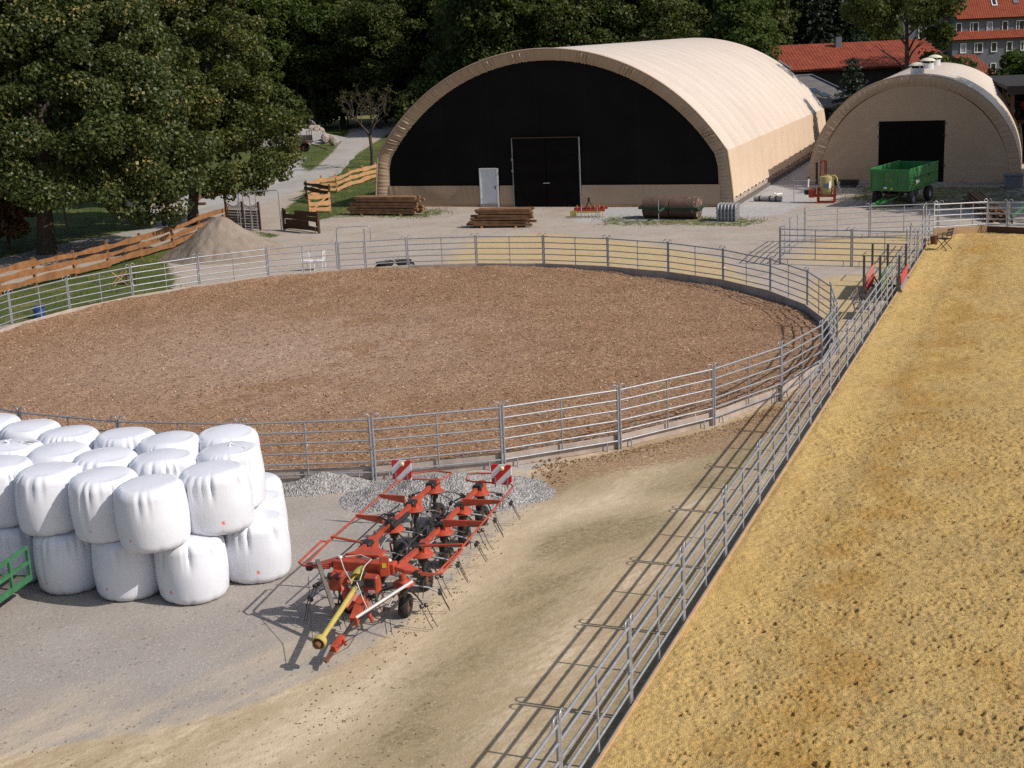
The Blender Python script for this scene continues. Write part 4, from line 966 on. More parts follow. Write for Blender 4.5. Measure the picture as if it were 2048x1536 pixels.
def hall_small():
    L = g(1617, 370); ang = R(-20.5)
    t = thing('arched_hall', 'smaller beige arched hall with three white roof ventilators and dark open doorway', 'hall', L, ang)
    W, HH, LEN = 12.35, 6.46, 23.0; c0 = W/2
    def arch(a, b, n, z0=.02):
        out = []
        for i in range(n+1):
            th = PI-PI*i/n; cx, sz = math.cos(th), math.sin(th)
            out.append((c0+a*math.copysign(abs(cx)**.96, cx), max(z0, b*abs(sz)**.97)))
        return out
    top = arch(c0, HH, 64); inner = arch(c0-.62, HH-.62, 64)
    nb = 11; ys = []; rib = []
    for b in range(nb):
        for q in (0, .1, .28, .5, .72, .9): ys.append(LEN*(b+q)/nb); rib.append(q)
    ys.append(LEN); rib.append(0)
    sweep(top, ys, lambda i, j: -.055*(math.sin(rib[i]*PI)**.7 if 0 < rib[i] < 1 else 0), MAT['fabric'], 'roof_cover', t)
    A, B = [], []
    for i in range(len(top)-1):
        for q in range(5):
            s = q/5; A.append((top[i][0]*(1-s)+top[i+1][0]*s, top[i][1]*(1-s)+top[i+1][1]*s)); B.append((inner[i][0]*(1-s)+inner[i+1][0]*s, inner[i][1]*(1-s)+inner[i+1][1]*s))
    A.append(top[-1]); B.append(inner[-1])
    pucker_band(A, B, -.02, .05, 'front_trim', MAT['fabric_shade'], t, 9, .018, .20)
    MB().tube([(x, .0, z) for x, z in top], .04, 6, cap=False).build('front_hem_rope', MAT['fabric_shade'], t, 60)
    # taut front sheet around the doorway, with drag folds below
    dx0, dx1, dz = 4.16, 7.98, 3.78
    def zin(x):
        q = max(0, 1-abs((x-c0)/(c0-.6))**(2)); return (HH-.6)*q**.5
    def sheet(x0, x1, zb_, seed):
        nx, nz = max(3, int((x1-x0)/.10)), 26; vs = []; fs = []
        for i in range(nz+1):
            for j in range(nx+1):
                x = x0+(x1-x0)*j/nx; zt_ = max(zin(x), zb_+.02); z = zb_+(zt_-zb_)*i/nz
                f = .02*math.sin((x*.9+z)*1.6+seed)*.6
                if z < 1.1: f += .022*math.sin((x+z*.9*(1 if seed % 2 else -1))*13+seed)*max(0, math.sin(x*1.1+seed))**2*(1-z/1.1)
                f -= .03*math.exp(-((z-1.05)/.05)**2)
                vs.append((x, .07+f, z))
        for i in range(nz):
            for j in range(nx): fs.append((i*(nx+1)+j, i*(nx+1)+j+1, (i+1)*(nx+1)+j+1, (i+1)*(nx+1)+j))
        MB().add(vs, fs).build('front_sheet', MAT['fabric_shade'], t, 60)
    sheet(.55, dx0, .12, 1); sheet(dx1, W-.55, .12, 4); sheet(dx0, dx1, dz, 7)
    for x0, x1 in ((dx0+.02, (dx0+dx1)/2-.015), ((dx0+dx1)/2+.015, dx1-.02)):
        d = MB().box(((x0+x1)/2, .10, dz/2+.05), (x1-x0, .08, dz-.1)).build('door_leaf', MAT['halldoor'], t)
        e = x0 if x0 < c0-.2 else x1
        for z in (1.1, 2.9, 3.6): MB().box((e, .04, z), (.12, .05, .14)).build('hinge', MAT['blacksteel'], d)
    MB().box((c0, .05, .07), (W-.3, .22, .12)).build('foundation', MAT['concrete'], t)
    n = len(top); vs = [(x, LEN-.03, z) for x, z in top]+[(c0, LEN-.03, .02)]
    MB().add(vs, [(i, i+1, n) for i in range(n-1)]).build('rear_gable', MAT['fabric_shade'], t)
    for y in (2.0, 11.2, 18.6):
        T = Matrix.Translation((c0, y, HH-.12)) @ Matrix.Diagonal((.84, .84, .9, 1))
        v = MB().lathe([(.47, -.1), (.47, .50)], 28, T).build('ventilator', MAT['ventgrey'], t, 40)
        m = MB().lathe([(.40, .50), (.40, .66)], 24, T); m.build('vent_throat', MAT['dark'], v, 40)
        MB().lathe([(.62, .66), (.60, .70), (.45, .80), (.2, .87), (0, .89)], 28, T).build('vent_cap', MAT['ventcap'], v, 40)
        MB().lathe([(0, .655), (.62, .66)], 28, T).build('vent_cap_underside', MAT['ventgrey'], v, 40)
        for q in range(4):
            a = q*PI/2+.4; MB().box((c0+.44*math.cos(a), y+.44*math.sin(a), HH-.12+.57), (.05, .05, .2)).build('vent_strut', MAT['ventcap'], v)
MAT['ventgrey'] = simple('pale_grey_fibreglass', (.55, .58, .60), .5, 0, (.48, .5, .53), 3)
MAT['ventcap'] = simple('cream_fibreglass', (.70, .66, .52), .5, 0, (.6, .57, .46), 3)
hall_small()

# ------------------------------------------------------------------ tiled roofs and houses
def tile_mat(name, a, b, sx, sz):
    """courses up the slope (object y), pantiles along object x"""
    k = NT(name); v = k.objc(); x, y, z = k.sep(v)
    fy = k.math('FRACT', k.math('MULTIPLY', y, sz)); fx = k.math('FRACT', k.math('MULTIPLY', x, sx))
    h = k.math('ADD', k.mapr(fy, 0, 1, 1, 0), k.math('MULTIPLY', k.math('SINE', k.math('MULTIPLY', fx, PI)), .8))
    st = k.n('ShaderNodeMapping', ins={'Vector': v}); st.inputs['Scale'].default_value = (sx, sz, 1)
    ce = k.sep(k.n('ShaderNodeTexVoronoi', ins={'Vector': st.outputs[0], 'Scale': 1.0, 'Randomness': .15}).outputs['Color'])[0]
    c = k.mix(ce, a, b); c = k.mix(k.mapr(k.noise(v, .6, 5, .6), .45, .7, 0, .6), c, tuple(q*.6 for q in b))
    c = k.mix(k.mapr(fy, .0, .14, .75, 0), c, tuple(q*.25 for q in b))
    return k.fin(c, .8, 0, k.bump(h, .7, .06), .2)
MAT['tile_red'] = tile_mat('red_clay_tiles', (.28, .060, .027), (.19, .041, .022), 3.2, 2.6)
MAT['tile_red_flat'] = tile_mat('smooth_red_roof', (.25, .055, .025), (.20, .043, .022), 3.2, 3.4)
MAT['tile_brown'] = tile_mat('brown_red_tiles', (.22, .062, .035), (.15, .045, .03), 2.6, 3)
MAT['slate'] = simple('grey_slate_cladding', (.15, .158, .185), .7, 0, (.115, .122, .145), 1.5, .2, 12)
MAT['asphalt_roof'] = simple('grey_felt_roof', (.15, .135, .13), .9, 0, (.105, .095, .09), 1, .2, 20)
MAT['darkwall'] = simple('dark_timber_wall', (.030, .026, .026), .9, 0, (.02, .017, .017), 1.5, .2, 12)
k = NT('window_glass'); MAT['glass'] = k.fin((.02, .022, .03), .08, 0, None, .6)
MAT['curtain'] = simple('pale_curtain', (.34, .33, .40), .8, 0, (.26, .25, .32), 6)
def slope(x0, x1, xa0, xa1, y0, z0, y1, z1, th, mat, name, parent, M_=None):
    """roof slab from the eave (y0, z0) to the ridge (y1, z1); local object space: x along, y up the slope"""
    d = Vector((0, y1-y0, z1-z0)); L = d.length; ang = math.atan2(z1-z0, y1-y0)
    m = MB(); vs = [(x0, 0, 0), (x1, 0, 0), (xa1, L, 0), (xa0, L, 0)]; vs = vs+[(a, b, -th) for a, b, c in vs]
    m.add(vs, [(0, 1, 2, 3), (7, 6, 5, 4), (0, 4, 5, 1), (1, 5, 6, 2), (2, 6, 7, 3), (3, 7, 4, 0)])
    o = m.build(name, mat, parent); o.location = (0, y0, z0); o.rotation_euler = (ang, 0, 0)
    return o
def window(parent, x, y, z, w_, h, mull=True, curtain=False):
    f = MB(); t_ = .10
    f.box((x, y, z+h/2), (w_+t_*2, .10, t_)); f.box((x, y-.01, z-h/2), (w_+t_*2.2, .14, t_*1.3))
    f.box((x-w_/2-t_/2, y, z), (t_, .10, h)); f.box((x+w_/2+t_/2, y, z), (t_, .10, h))
    if mull: f.box((x-w_*.18, y+.002, z), (.09, .09, h-.01))
    o = f.build('window', MAT['whitepaint'], parent)
    MB().box((x, y+.02, z), (w_-.004, .02, h-.004)).build('pane', MAT['curtain'] if curtain else MAT['glass'], o)
def house():
    Yh = 200.0; a = aty(1905, 79, Yh); b = aty(2048, 63, Yh)
    t = thing('slate_house', 'three-storey grey slate house with red tiled roof, far behind the small hall', 'house', (a.x, Yh, 0), -.06)
    L = 26.0
    MB().box((L/2, 5, 3.4), (L, 10, 6.8)).build('wall', MAT['slate'], t)
    up = MB(); up.box((L/2+.2, 5.2, 8.1), (L-.4, 8.6, 2.9)); up.build('upper_wall', MAT['slate'], t)
    slope(-.5, L+.5, .3, L-.4, -.55, 6.55, 1.0, 7.75, .15, MAT['tile_red_flat'], 'skirt_roof', t)
    MB().add([(-.5, -.55, 6.52), (-.5, 10.5, 6.52), (2.0, 9.0, 9.0), (2.0, .9, 7.72), (-.5, -.55, 6.40), (-.5, 10.5, 6.40), (2.0, 9, 8.85), (2.0, .9, 7.6)], [(0, 3, 2, 1), (4, 5, 6, 7), (0, 4, 7, 3), (1, 2, 6, 5)]).build('gable_roof_edge', MAT['tile_red_flat'], t)
    rf = slope(.7, L+.4, -1.4, L+.4, .35, 9.35, 5.6, 14.6, .18, MAT['tile_red_flat'], 'roof', t)
    slope(.7, L+.4, -1.4, L+.4, 10.2, 9.35, 5.6, 14.6, -.18, MAT['tile_red_flat'], 'roof', t)
    for x, y in ((6.2, 2.9), (9.2, 3.2)): MB().box((x, y, .05), (.75, 1.3, .1)).build('roof_window', MAT['whitepaint' if x < 8 else 'slate'], rf); 
    MB().box((6.2, 2.9, .106), (.5, 1.0, .02)).build('roof_window_pane', MAT['glass'], rf)
    fl = [(8.15, 1.05, 0.86), (5.35, 1.5, -.06), (2.5, 1.5, -.06)]
    for z, x0, yw in fl:
        for i in range(8):
            if z < 3 and i < 2: continue
            x = x0+i*2.12
            dbl = i in (1, 4, 7)
            window(t, x, yw, z, 1.0 if dbl else .62, 1.25, dbl, (z > 7 and i == 2) or (4 < z < 6 and i == 0))
    window(t, -3.5, 3, 7.6, .9, 1.3, True)
    MB().box((-3.4, 6.2, 5.0), (5.6, 6.2, 10)).build('side_wing', MAT['slate'], t)
    p_ = thing('porch_house', 'small building with brown-red tiled roof in front of the slate house', 'outbuilding', aty(1945, 160, 182), -.06); p_.location.z = 0
    slope(-1.0, 3.0, -1.7, 1.2, -.0, 2.4, 3.6, 4.9, .15, MAT['tile_brown'], 'roof', p_)
    slope(-1.0, 3.0, -1.7, 1.2, 7.2, 2.4, 3.6, 4.9, -.15, MAT['tile_brown'], 'roof', p_)
    MB().box((.9, 3.6, 1.17), (3.4, 6.4, 2.34)).build('wall', MAT['slate'], p_)
house()
def barn():
    Yb = 128.0; e0, e1 = aty(1580, 140, Yb), aty(1800, 137, Yb); r_ = aty(1640, 87, Yb+6.5)
    t = thing('tiled_barn', 'long dark barn with red tiled roof behind the halls', 'barn', (e0.x, Yb, 0), .0)
    ze = e0.z; zr = r_.z; Lb = 14.6
    a = slope(-6.5, -.2, -9.5, -3.9+1.6, -.5, ze+.2, 6.5, zr-.25, .2, MAT['tile_red_flat'], 'roof', t)
    o = slope(-.05, Lb, -2.15, Lb-.5, -.5, ze, 6.5, zr, .2, MAT['tile_red'], 'roof', t)
    slope(-9, Lb, -9, Lb-.5, 13.5, ze, 6.5, zr, -.2, MAT['tile_red'], 'roof', t)
    MB().bar((-.12, -.62, ze+.1), (-2.2, 6.5, zr+.12), .22, .25).build('verge_strip', MAT['slate'], t)
    MB().tube([(-2.1, 6.5, zr+.05), (Lb-.5, 6.5, zr+.05)], .13, 8).build('ridge_tiles', MAT['tile_red'], o, 60)
    MB().box((3.4, 6.5, ze/2-.1), (Lb+6, 12.6, ze-.2)).build('wall', MAT['darkwall'], t)
    MB().box((5.6, 5.4, zr-.1), (.55, .55, 1.3)).build('chimney', MAT['slate'], o.parent)
    MB().bar((7.0, 3.3, zr-1.35), (7.6, 4.2, zr-.85), .28, .05).build('roof_window', MAT['chrome'], t)
barn()
def shed():
    t = thing('felt_roof_shed', 'low shed with grey felt roof in the gap between the two halls', 'shed', (23.7, 112.2, 0), .14)
    o = slope(-3, 6.0, -3.6, 4.4, 0, 3.25, 9.2, 5.35, .16, MAT['asphalt_roof'], 'roof', t)
    slope(-3, 6.0, -3.6, 4.4, 18, 3.25, 9.2, 5.35, -.16, MAT['asphalt_roof'], 'roof', t)
    MB().bar((6.05, -.05, 3.3), (4.45, 9.2, 5.42), .1, .16).build('verge_board', MAT['slate'], t)
    MB().bar((-3.6, 9.2, 5.42), (4.5, 9.2, 5.42), .3, .12).build('ridge_cap', MAT['slate'], t)
    for y in (3.2, 4.7): MB().box((3.3-.18*y+.6, y, .02), (.62, 1.2, .06)).build('roof_light', MAT['glass'], o)
    MB().box((.9, 9.5, 1.5), (7.6, 16, 3.0)).build('wall', MAT['darkwall'], t)
    for x in (2.2, 3.4, 4.6): MB().box((x, .45, 1.5), (.14, .14, 3.0)).build('post', MAT['wood_grey'], t)
shed()
def machine_shed():
    """open-fronted dark shed at the right edge behind the small hall"""
    t = thing('machine_shed', 'dark open-fronted machine shed at the right edge behind the small hall', 'shed', (36.3, 92.3, 0), -.25)
    MB().box((5, 9, 5.0), (16, 18, .25)).build('roof', MAT['darkwall'], t)
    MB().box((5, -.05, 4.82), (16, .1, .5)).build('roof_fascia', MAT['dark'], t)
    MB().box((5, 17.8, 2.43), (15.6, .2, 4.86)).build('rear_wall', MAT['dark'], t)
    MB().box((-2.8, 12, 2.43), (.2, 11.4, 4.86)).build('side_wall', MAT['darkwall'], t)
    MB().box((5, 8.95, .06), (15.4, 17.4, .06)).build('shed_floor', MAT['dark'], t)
    for x in (-2.6, 3.5, 9.5): MB().box((x, .35, 2.43), (.25, .25, 4.86)).build('post', MAT['wood_dark'], t)
    MB().box((3, 5, 2.55), (11, 3.0, .25)).build('loft_floor', MAT['rust'], t)
    for x in (.5, 4.0): MB().box((x, 5.0, 1.24), (.2, .2, 2.36)).build('loft_post', MAT['wood_dark'], t)
machine_shed()
def shed_tractor():
    t = thing('small_tractor', 'red tractor parked on the loft of the dark machine shed', 'tractor', (36.2, 95.8, 2.68), -1.2)
    MB().box((0, 0, .95), (1.6, .7, .55), bev=.08).build('bonnet', MAT['redpaint'], t)
    MB().box((-1.1, 0, 1.0), (.8, .95, .5), bev=.08).build('seat_box', MAT['blacksteel'], t)
    for x, y, r_ in ((-1.1, .65, .6), (-1.1, -.65, .6), (.65, .6, .38), (.65, -.6, .38)): wheel(t, Matrix.Translation((x, y, r_)) @ Matrix.Rotation(PI/2, 4, 'X'), r_, .3, 'chrome')
    MB().tube([(-.3, 0, 1.2), (-.5, 0, 1.5)], .02, 6).build('steering_column', MAT['blacksteel'], t)
    MB().lathe([(.04, .28), (.05, .25), (.04, .0), (0, 0)], 10, Matrix.Translation((.9, .0, 1.2))).build('exhaust', MAT['chrome'], t, 40)
shed_tractor()
# ------------------------------------------------------------------ wooden rail fences
def waney(m, a, b, zc, h, th, r, off):
    """board with a wavy natural edge from a to b"""
    n = 10; d = (b-a); L = d.length; d = d/L; nn = Vector((d.y, -d.x, 0)); vs = []; p1, p2 = r.uniform(0, 6), r.uniform(0, 6)
    for i in range(n+1):
        s = i/n; q = a+d*(L*s)
        zt = zc+h/2+.028*math.sin(s*5+p1)+.015*math.sin(s*13+p2); zb_ = zc-h/2+.028*math.sin(s*4.3+p2)+.012*math.sin(s*11+p1)
        for o, z in ((off, zb_), (off+th, zb_), (off+th, zt), (off, zt)): vs.append((q.x+nn.x*o, q.y+nn.y*o, z))
    fs = [(0, 1, 2, 3), (4*n+3, 4*n+2, 4*n+1, 4*n)]
    for i in range(n):
        for j in range(4): fs.append((4*i+j, 4*i+4+j, 4*i+4+(j+1) % 4, 4*i+(j+1) % 4))
    m.add(vs, fs)
def rail_fence(pts, label, mat, zs, h, top, seed, lean=0):
    t = thing('rail_fence', label, 'fence'); r = random.Random(seed)
    for p in pts: MB().bar((p.x, p.y, -.1), (p.x+r.uniform(-.02, .02), p.y, top+r.uniform(-.04, .05)), .12, .12).build('post', MAT[mat], t)
    for a, b in zip(pts, pts[1:]):
        for z in zs:
            m = MB(); d = (b-a).normalized(); waney(m, a-d*.12, b+d*.12, z+r.uniform(-.03, .03), h+r.uniform(-.03, .05), .035, r, .062); m.build('rail', MAT[mat], t)
    return t
fl = [g(-150, 640), g(-75, 612), g(0, 590), g(72, 571), g(151, 553), g(217, 536), g(282, 516), g(346, 497), g(400, 474), g(456, 453)]
fl = [Vector((q.x, q.y, 0)) for q in fl]
rail_fence(fl, 'orange wooden fence with three wavy boards between the road and the round pen', 'wood_new', (.26, .63, 1.0), .23, 1.22, 3)
f2 = [g(614, 398), g(644, 388), g(673, 385), g(701, 372), g(726, 365), g(752, 357)]
rail_fence(f2, 'pale wooden fence climbing beside the road to the left end of the large hall', 'wood_pale', (.22, .58, .95), .22, 1.2, 5)
rail_fence([g(614, 400), g(661, 409)], 'short brown shaded fence piece behind the pale wooden gate', 'wood_dark', (.35, .75, 1.05), .2, 1.22, 9)  # end of the pale fence, its shade put into a darker wood colour
def board_gate(name, label, a, b, mat, h, slots, seed):
    t = thing(name, label, 'gate', a, math.atan2(b.y-a.y, b.x-a.x)); L = (b-a).length; r = random.Random(seed)
    for x in (.06, L-.06): MB().box((x, 0, h/2), (.10, .10, h+.02)).build('post', MAT[mat], t)
    zz = .12; k_ = 0
    hs = [.24, .26, .24, .24]
    for i, bh in enumerate(hs):
        if slots == 'dark':
            x0, x1 = .14, L-.02
            if i == 1: MB().box(((x0+x1)/2-.35, -.04, zz+bh/2), (x1-x0-.95, .03, bh)).build('board', MAT[mat], t); MB().box((L-.12, -.04, zz+bh/2), (.22, .03, bh)).build('board', MAT[mat], t)
            elif i == 3: MB().box((.24, -.04, zz+bh/2), (.22, .03, bh)).build('board', MAT[mat], t); MB().box(((1.1+x1)/2, -.04, zz+bh/2), (x1-1.1, .03, bh)).build('board', MAT[mat], t)
            else:
                m = MB(); waney(m, Vector((x0, 0, 0)), Vector((x1, 0, 0)), zz+bh/2, bh+.02, .03, r, .03); m.build('board', MAT[mat], t)
            zz += bh+.012
        else:
            m = MB(); waney(m, Vector((.0, 0, 0)), Vector((L, 0, 0)), zz+bh/2, bh, .03, r, .045); m.build('board', MAT[mat], t); zz += bh+(.10 if i != 1 else .16)
            if i == 2: break
    if slots == 'dark':
        for e in ((.1, .08), (L-.1, .08)): MB().box((e[0]+.04, -.075, h/2-.05), (.05, .03, h-.1)).build('cleat', MAT[mat], t)
        MB().tube([(.02, -.1, h-.15), (.05, -.1, .1), (L-.25, -.1, .02), (L-.22, -.1, .3)], .022, 7).build('steel_frame', MAT['galv_dull'], t, 60)
    else: MB().bar((.15, -.085, .2), (L-.15, -.085, h-.15), .03, .12).build('brace', MAT[mat], t)
    return t
board_gate('plank_gate', 'dark brown plank gate standing open, two light slots, steel foot frame', g(568, 460), g(640, 467), 'wood_dark', 1.2, 'dark', 2)
board_gate('plank_gate', 'pale wooden gate with diagonal brace standing open at the fence end', g(618, 429), g(662, 424), 'wood_pale', 1.18, 'light', 4)
def gate_frame():
    a, b = g(483, 463), g(563, 461); L = (b-a).length
    t = thing('arched_gate_frame', 'tall galvanised arched gate frame beside the dark plank gate', 'gate frame', a, math.atan2(b.y-a.y, b.x-a.x)); G = MAT['galv_dull']
    MB().tube([(0, 0, 0), (0, 0, 2.0), (.04, 0, 2.1), (.12, 0, 2.14), (L-.12, 0, 2.2), (L-.04, 0, 2.15), (L, 0, 2.05), (L, 0, 0)], .03, 8).build('frame', G, t, 60)
    for x in (.25, .62, .95): MB().tube([(x, 0, .1), (x, 0, 2.14)], .026, 8).build('upright', G, t, 60)
    for z in (.15, .7): MB().tube([(0, .0, z), (.95, 0, z)], .022, 8).build('cross_tube', G, t, 60)
gate_frame()
def lattice():
    a, b = g(453, 459), g(519, 462); L = (b-a).length
    t = thing('lattice_screen', 'dark wooden screen with curved lattice top, behind the sand heap', 'garden screen', a+Vector((0, .35, 0)), math.atan2(b.y-a.y, b.x-a.x))
    for x in (0, L*.5, L): MB().box((x, 0, .78), (.09, .09, 1.56)).build('post', MAT['wood_dark'], t)
    for i in range(7): MB().box((L/2, -.055, .12+i*.15), (L, .025, .125)).build('board', MAT['wood_grey'], t)
    m = MB()
    def zt(x): q = (x % (L/2))/(L/2); return 1.55-.28*math.sin(q*PI)
    n = 16
    for i in range(n):
        x = L*i/n; m.bar((x, -.05, 1.12), (min(x+.22, L), -.05, zt(min(x+.22, L))), .015, .022); m.bar((x+.22 if x+.22 < L else L, -.035, 1.12), (x, -.035, zt(x)), .015, .022)
    m.build('lattice', MAT['wood_dark'], t)
    MB().tube([(L*i/20, -.04, zt(L*i/20*.999)) for i in range(21)], .02, 6).build('top_rail', MAT['wood_dark'], t, 60)
lattice()
def stood_panel():
    a = g(477, 461); t = thing('upright_panel', 'galvanised rail panel stood on end against the lattice screen', 'fence panel', a, -.35); G = MAT['galv_dull']
    for x in (0, .45, .9): MB().tube([(x, 0, 0), (x*.98, .12, 1.42 if x else 1.5)], .024, 8).build('upright', G, t, 60)
    for z in (.06, .35, .9): MB().tube([(0, .09*z, z), (.9, .09*z, z)], .02, 8).build('cross_tube', G, t, 60)
    MB().tube([(0, .12, 1.46), (.03, .12, 1.58), (.12, .12, 1.6), (.17, .12, 1.52), (.17, .12, 1.4)], .014, 7).build('top_loop', G, t, 60)
stood_panel()

# ------------------------------------------------------------------ stacks of timber
def timber_stack(a, b, rows, deep, th, dp, mat, label, group, seed):
    r = random.Random(seed); d = (b-a).normalized(); nn = Vector((-d.y, d.x, 0)); L = (b-a).length; rz = math.atan2(d.y, d.x)
    base = None
    for row in range(rows):
        for k_ in range(deep):
            l = L*r.uniform(.86, 1.0)*(1-.02*row); sh = r.uniform(-.25, .25)+.03*row
            if base is None:
                base = MB().box((0, 0, 0), (1, dp*.9, th*.9), bev=.012).build('timber', MAT[mat], None); o = base
            else: o = obj('timber', base.data)
            q = a+d*(L/2+sh)+nn*(.15+dp*k_+r.uniform(-.01, .01)); o.location = (q.x, q.y, .10+th/2+row*th+(.03*(row//2)))
            o.scale = (l, 1, 1); o.rotation_euler = (0, r.uniform(-.008, .008), rz+r.uniform(-.02, .02))
            tag(o, label, 'timber', group)
    for s in (.2, .75):
        q = a+d*(L*s)+nn*(deep*dp/2); tag(MB().box((q.x, q.y, .05), (.1, deep*dp, .1), rz=rz).build('bearer', MAT['wood_pale']), 'pale bearer lying under the '+group, 'bearer', group)
k = NT('stacked_timber'); v = k.pos(); a_ = k.noise(v, 3, 4); c = k.mix(k.mapr(a_, .3, .7), (.17, .085, .045), (.27, .16, .095)); MAT['timber'] = k.fin(c, .9, 0, k.bump(k.noise(v, 18, 4), .3, .02), .15)
k = NT('stacked_timber_dark'); v = k.pos(); a_ = k.noise(v, 3, 4); c = k.mix(k.mapr(a_, .3, .7), (.13, .062, .032), (.21, .125, .07)); MAT['timber2'] = k.fin(c, .9, 0, k.bump(k.noise(v, 18, 4), .3, .02), .15)
timber_stack(g(694, 431), g(836, 432), 6, 4, .155, .2, 'timber', 'weathered brown beam in the long stack left of the white door', 'beam stack at the left end of the large hall', 3)
timber_stack(g(938, 457), g(1062, 456), 6, 4, .14, .2, 'timber2', 'dark brown beam in the stack in front of the double doors', 'beam stack before the double doors', 5)
def poles():
    r = random.Random(6); a, b = g(1968, 402), g(2012, 440); d = (b-a).normalized(); L = (b-a).length+.8; base = None; nn = Vector((-d.y, d.x, 0)); rz = math.atan2(d.y, d.x)
    for row in range(4):
        for k_ in range(7-row):
            if base is None: base = MB().tube([(-.5, 0, 0), (.5, 0, 0)], .075, 8).build('pole', MAT['timber'], None, 50); o = base
            else: o = obj('pole', base.data)
            q = a+d*(L/2+r.uniform(-.3, .3))-nn*(k_*.17+row*.085); o.location = (q.x, q.y, .08+row*.15); o.scale = (L*r.uniform(.9, 1.05), 1, 1)
            o.rotation_euler = (0, 0, rz+r.uniform(-.02, .02)); tag(o, 'brown wooden pole in the heap before the small hall, behind the far arena rails', 'pole', 'pole heap before the small hall')
poles()

# ------------------------------------------------------------------ machines and oddments in front of the halls
def rusty_table():
    t = thing('trestle_table', 'thin rusty table frame against the skirt left of the white door', 'table frame', g(893, 413), math.atan2(-7.88, 20.58))
    L = 1.02
    MB().bar((0, 0, .58), (L, 0, .60), .06, .035).build('top_bar', MAT['rust'], t)
    for x in (.05, L-.05):
        for y in (0, .35): MB().tube([(x, y, 0), (x, y, .58)], .017, 6).build('leg', MAT['rust'], t, 50)
    MB().bar((0, .35, .58), (L, .35, .6), .05, .03).build('rear_bar', MAT['rust'], t); MB().tube([(.05, 0, .2), (L-.05, .35, .2)], .012, 6).build('stretcher', MAT['rust'], t)
rusty_table()
MAT['greendark'] = simple('dark_green_paint', (.022, .065, .035), .6, 0, (.03, .05, .03), 5)
def roller():
    a, b = g(1281, 438), g(1394, 440); d = b-a; L = d.length
    t = thing('land_roller', 'rusty two-drum land roller with green frame in front of the hall skirt', 'land roller', a, math.atan2(d.y, d.x))
    for x0, x1 in ((.06, L*.485), (L*.495, L-.06)):
        T = Matrix.Translation((x0, .58, .57)) @ Matrix.Rotation(PI/2, 4, 'Y'); l = x1-x0
        MB().lathe([(0, 0), (.5, 0), (.57, .02), (.57, l-.02), (.5, l), (0, l)], 36, T).build('drum', MAT['drum'], t, 35)
    MB().box((L/2, -.06, .60), (L+.15, .1, .12)).build('front_beam', MAT['greendark'], t)
    MB().box((L/2, 1.22, .60), (L+.15, .1, .12)).build('rear_beam', MAT['greendark'], t)
    for x in (-.03, L+.03): MB().box((x, .58, .60), (.08, 1.22, .16)).build('side_frame', MAT['greendark'], t)
    for x in (-.05, L+.05): MB().lathe([(0, -.05), (.09, -.05), (.09, .05), (0, .05)], 14, Matrix.Translation((x, .58, .58)) @ Matrix.Rotation(PI/2, 4, 'Y')).build('bearing', MAT['blacksteel'], t, 40)
    MB().bar((L*.43, -.1, .6), (L*.41, -.75, .5), .1, .1).build('drawbar', MAT['greendark'], t)
    MB().tube([(L*.41, -.72, .02), (L*.41, -.72, 1.08)], .022, 8).build('jack_stand', MAT['galv'], t, 50)
k = NT('weathered_drum'); v = k.objc(); x, y, z = k.sep(v); a_ = k.noise(v, 2.2, 5, .65); b_ = k.noise(v, 5, 4)
c = k.mix(k.mapr(a_, .3, .7), (.085, .052, .048), (.14, .088, .066)); c = k.mix(k.mapr(k.math('MULTIPLY_ADD', b_, .8, k.mapr(x, 1.4, 3, 0, .16)), .62, .66), c, (.36, .31, .24)); MAT['drum'] = k.fin(c, .8, 0, k.bump(b_, .3, .03), .2)
roller()
def tiller():
    a, b = g(1146, 437), g(1208, 436); d = b-a; L = d.length
    t = thing('rotary_harrow', 'red and yellow tined harrow with black headstock in front of the hall', 'harrow', a, math.atan2(d.y, d.x))
    MB().bar((0, .35, .38), (L, .35, .38), .12, .12).build('frame_beam', MAT['redpaint'], t); MB().bar((-.05, .75, .45), (L+.1, .75, .45), .1, .1).build('rear_beam', MAT['redpaint'], t)
    MB().bar((-.1, .05, .33), (L*.9, .05, .33), .06, .07).build('guard_bar', MAT['yellowpaint'], t)
    for i in range(9):
        x = .08+i*(L-.16)/8; MB().tube([(x, .05, .33), (x, .0, .18), (x+.03, .08, .02)], .018, 6).build('tine', MAT['yellowpaint'], t, 60)
    for i in range(7):
        x = .12+i*(L-.24)/6; MB().lathe([(0, -.04), (.14, -.03), (.16, 0), (.14, .03), (0, .04)], 10, Matrix.Translation((x, .75, .48)) @ Matrix.Rotation(PI/2, 4, 'Y')).build('star_wheel', MAT['redfaded'], t, 40)
    MB().add([(-.15, -.02, .12), (.2, -.02, .12), (.2, -.02, .42), (-.15, -.02, .42), (-.15, .02, .12), (.2, .02, .12), (.2, .02, .42), (-.15, .02, .42)], [(0, 1, 2, 3), (7, 6, 5, 4), (0, 4, 5, 1), (1, 5, 6, 2), (2, 6, 7, 3), (3, 7, 4, 0)]).build('end_plate', MAT['yellowpaint'], t)
    for e in (-.22, .22): MB().bar((L/2+e, .35, .42), (L/2, .3, .95), .05, .05).build('headstock', MAT['blacksteel'], t)
    MB().box((L/2, .3, 1.0), (.12, .12, .16)).build('top_link', MAT['blacksteel'], t)
    for x in (L*.28, L*.8): MB().tube([(x, -.1, .0), (x, -.1, .62)], .026, 8).build('stand', MAT['galv'], t, 50)
tiller()
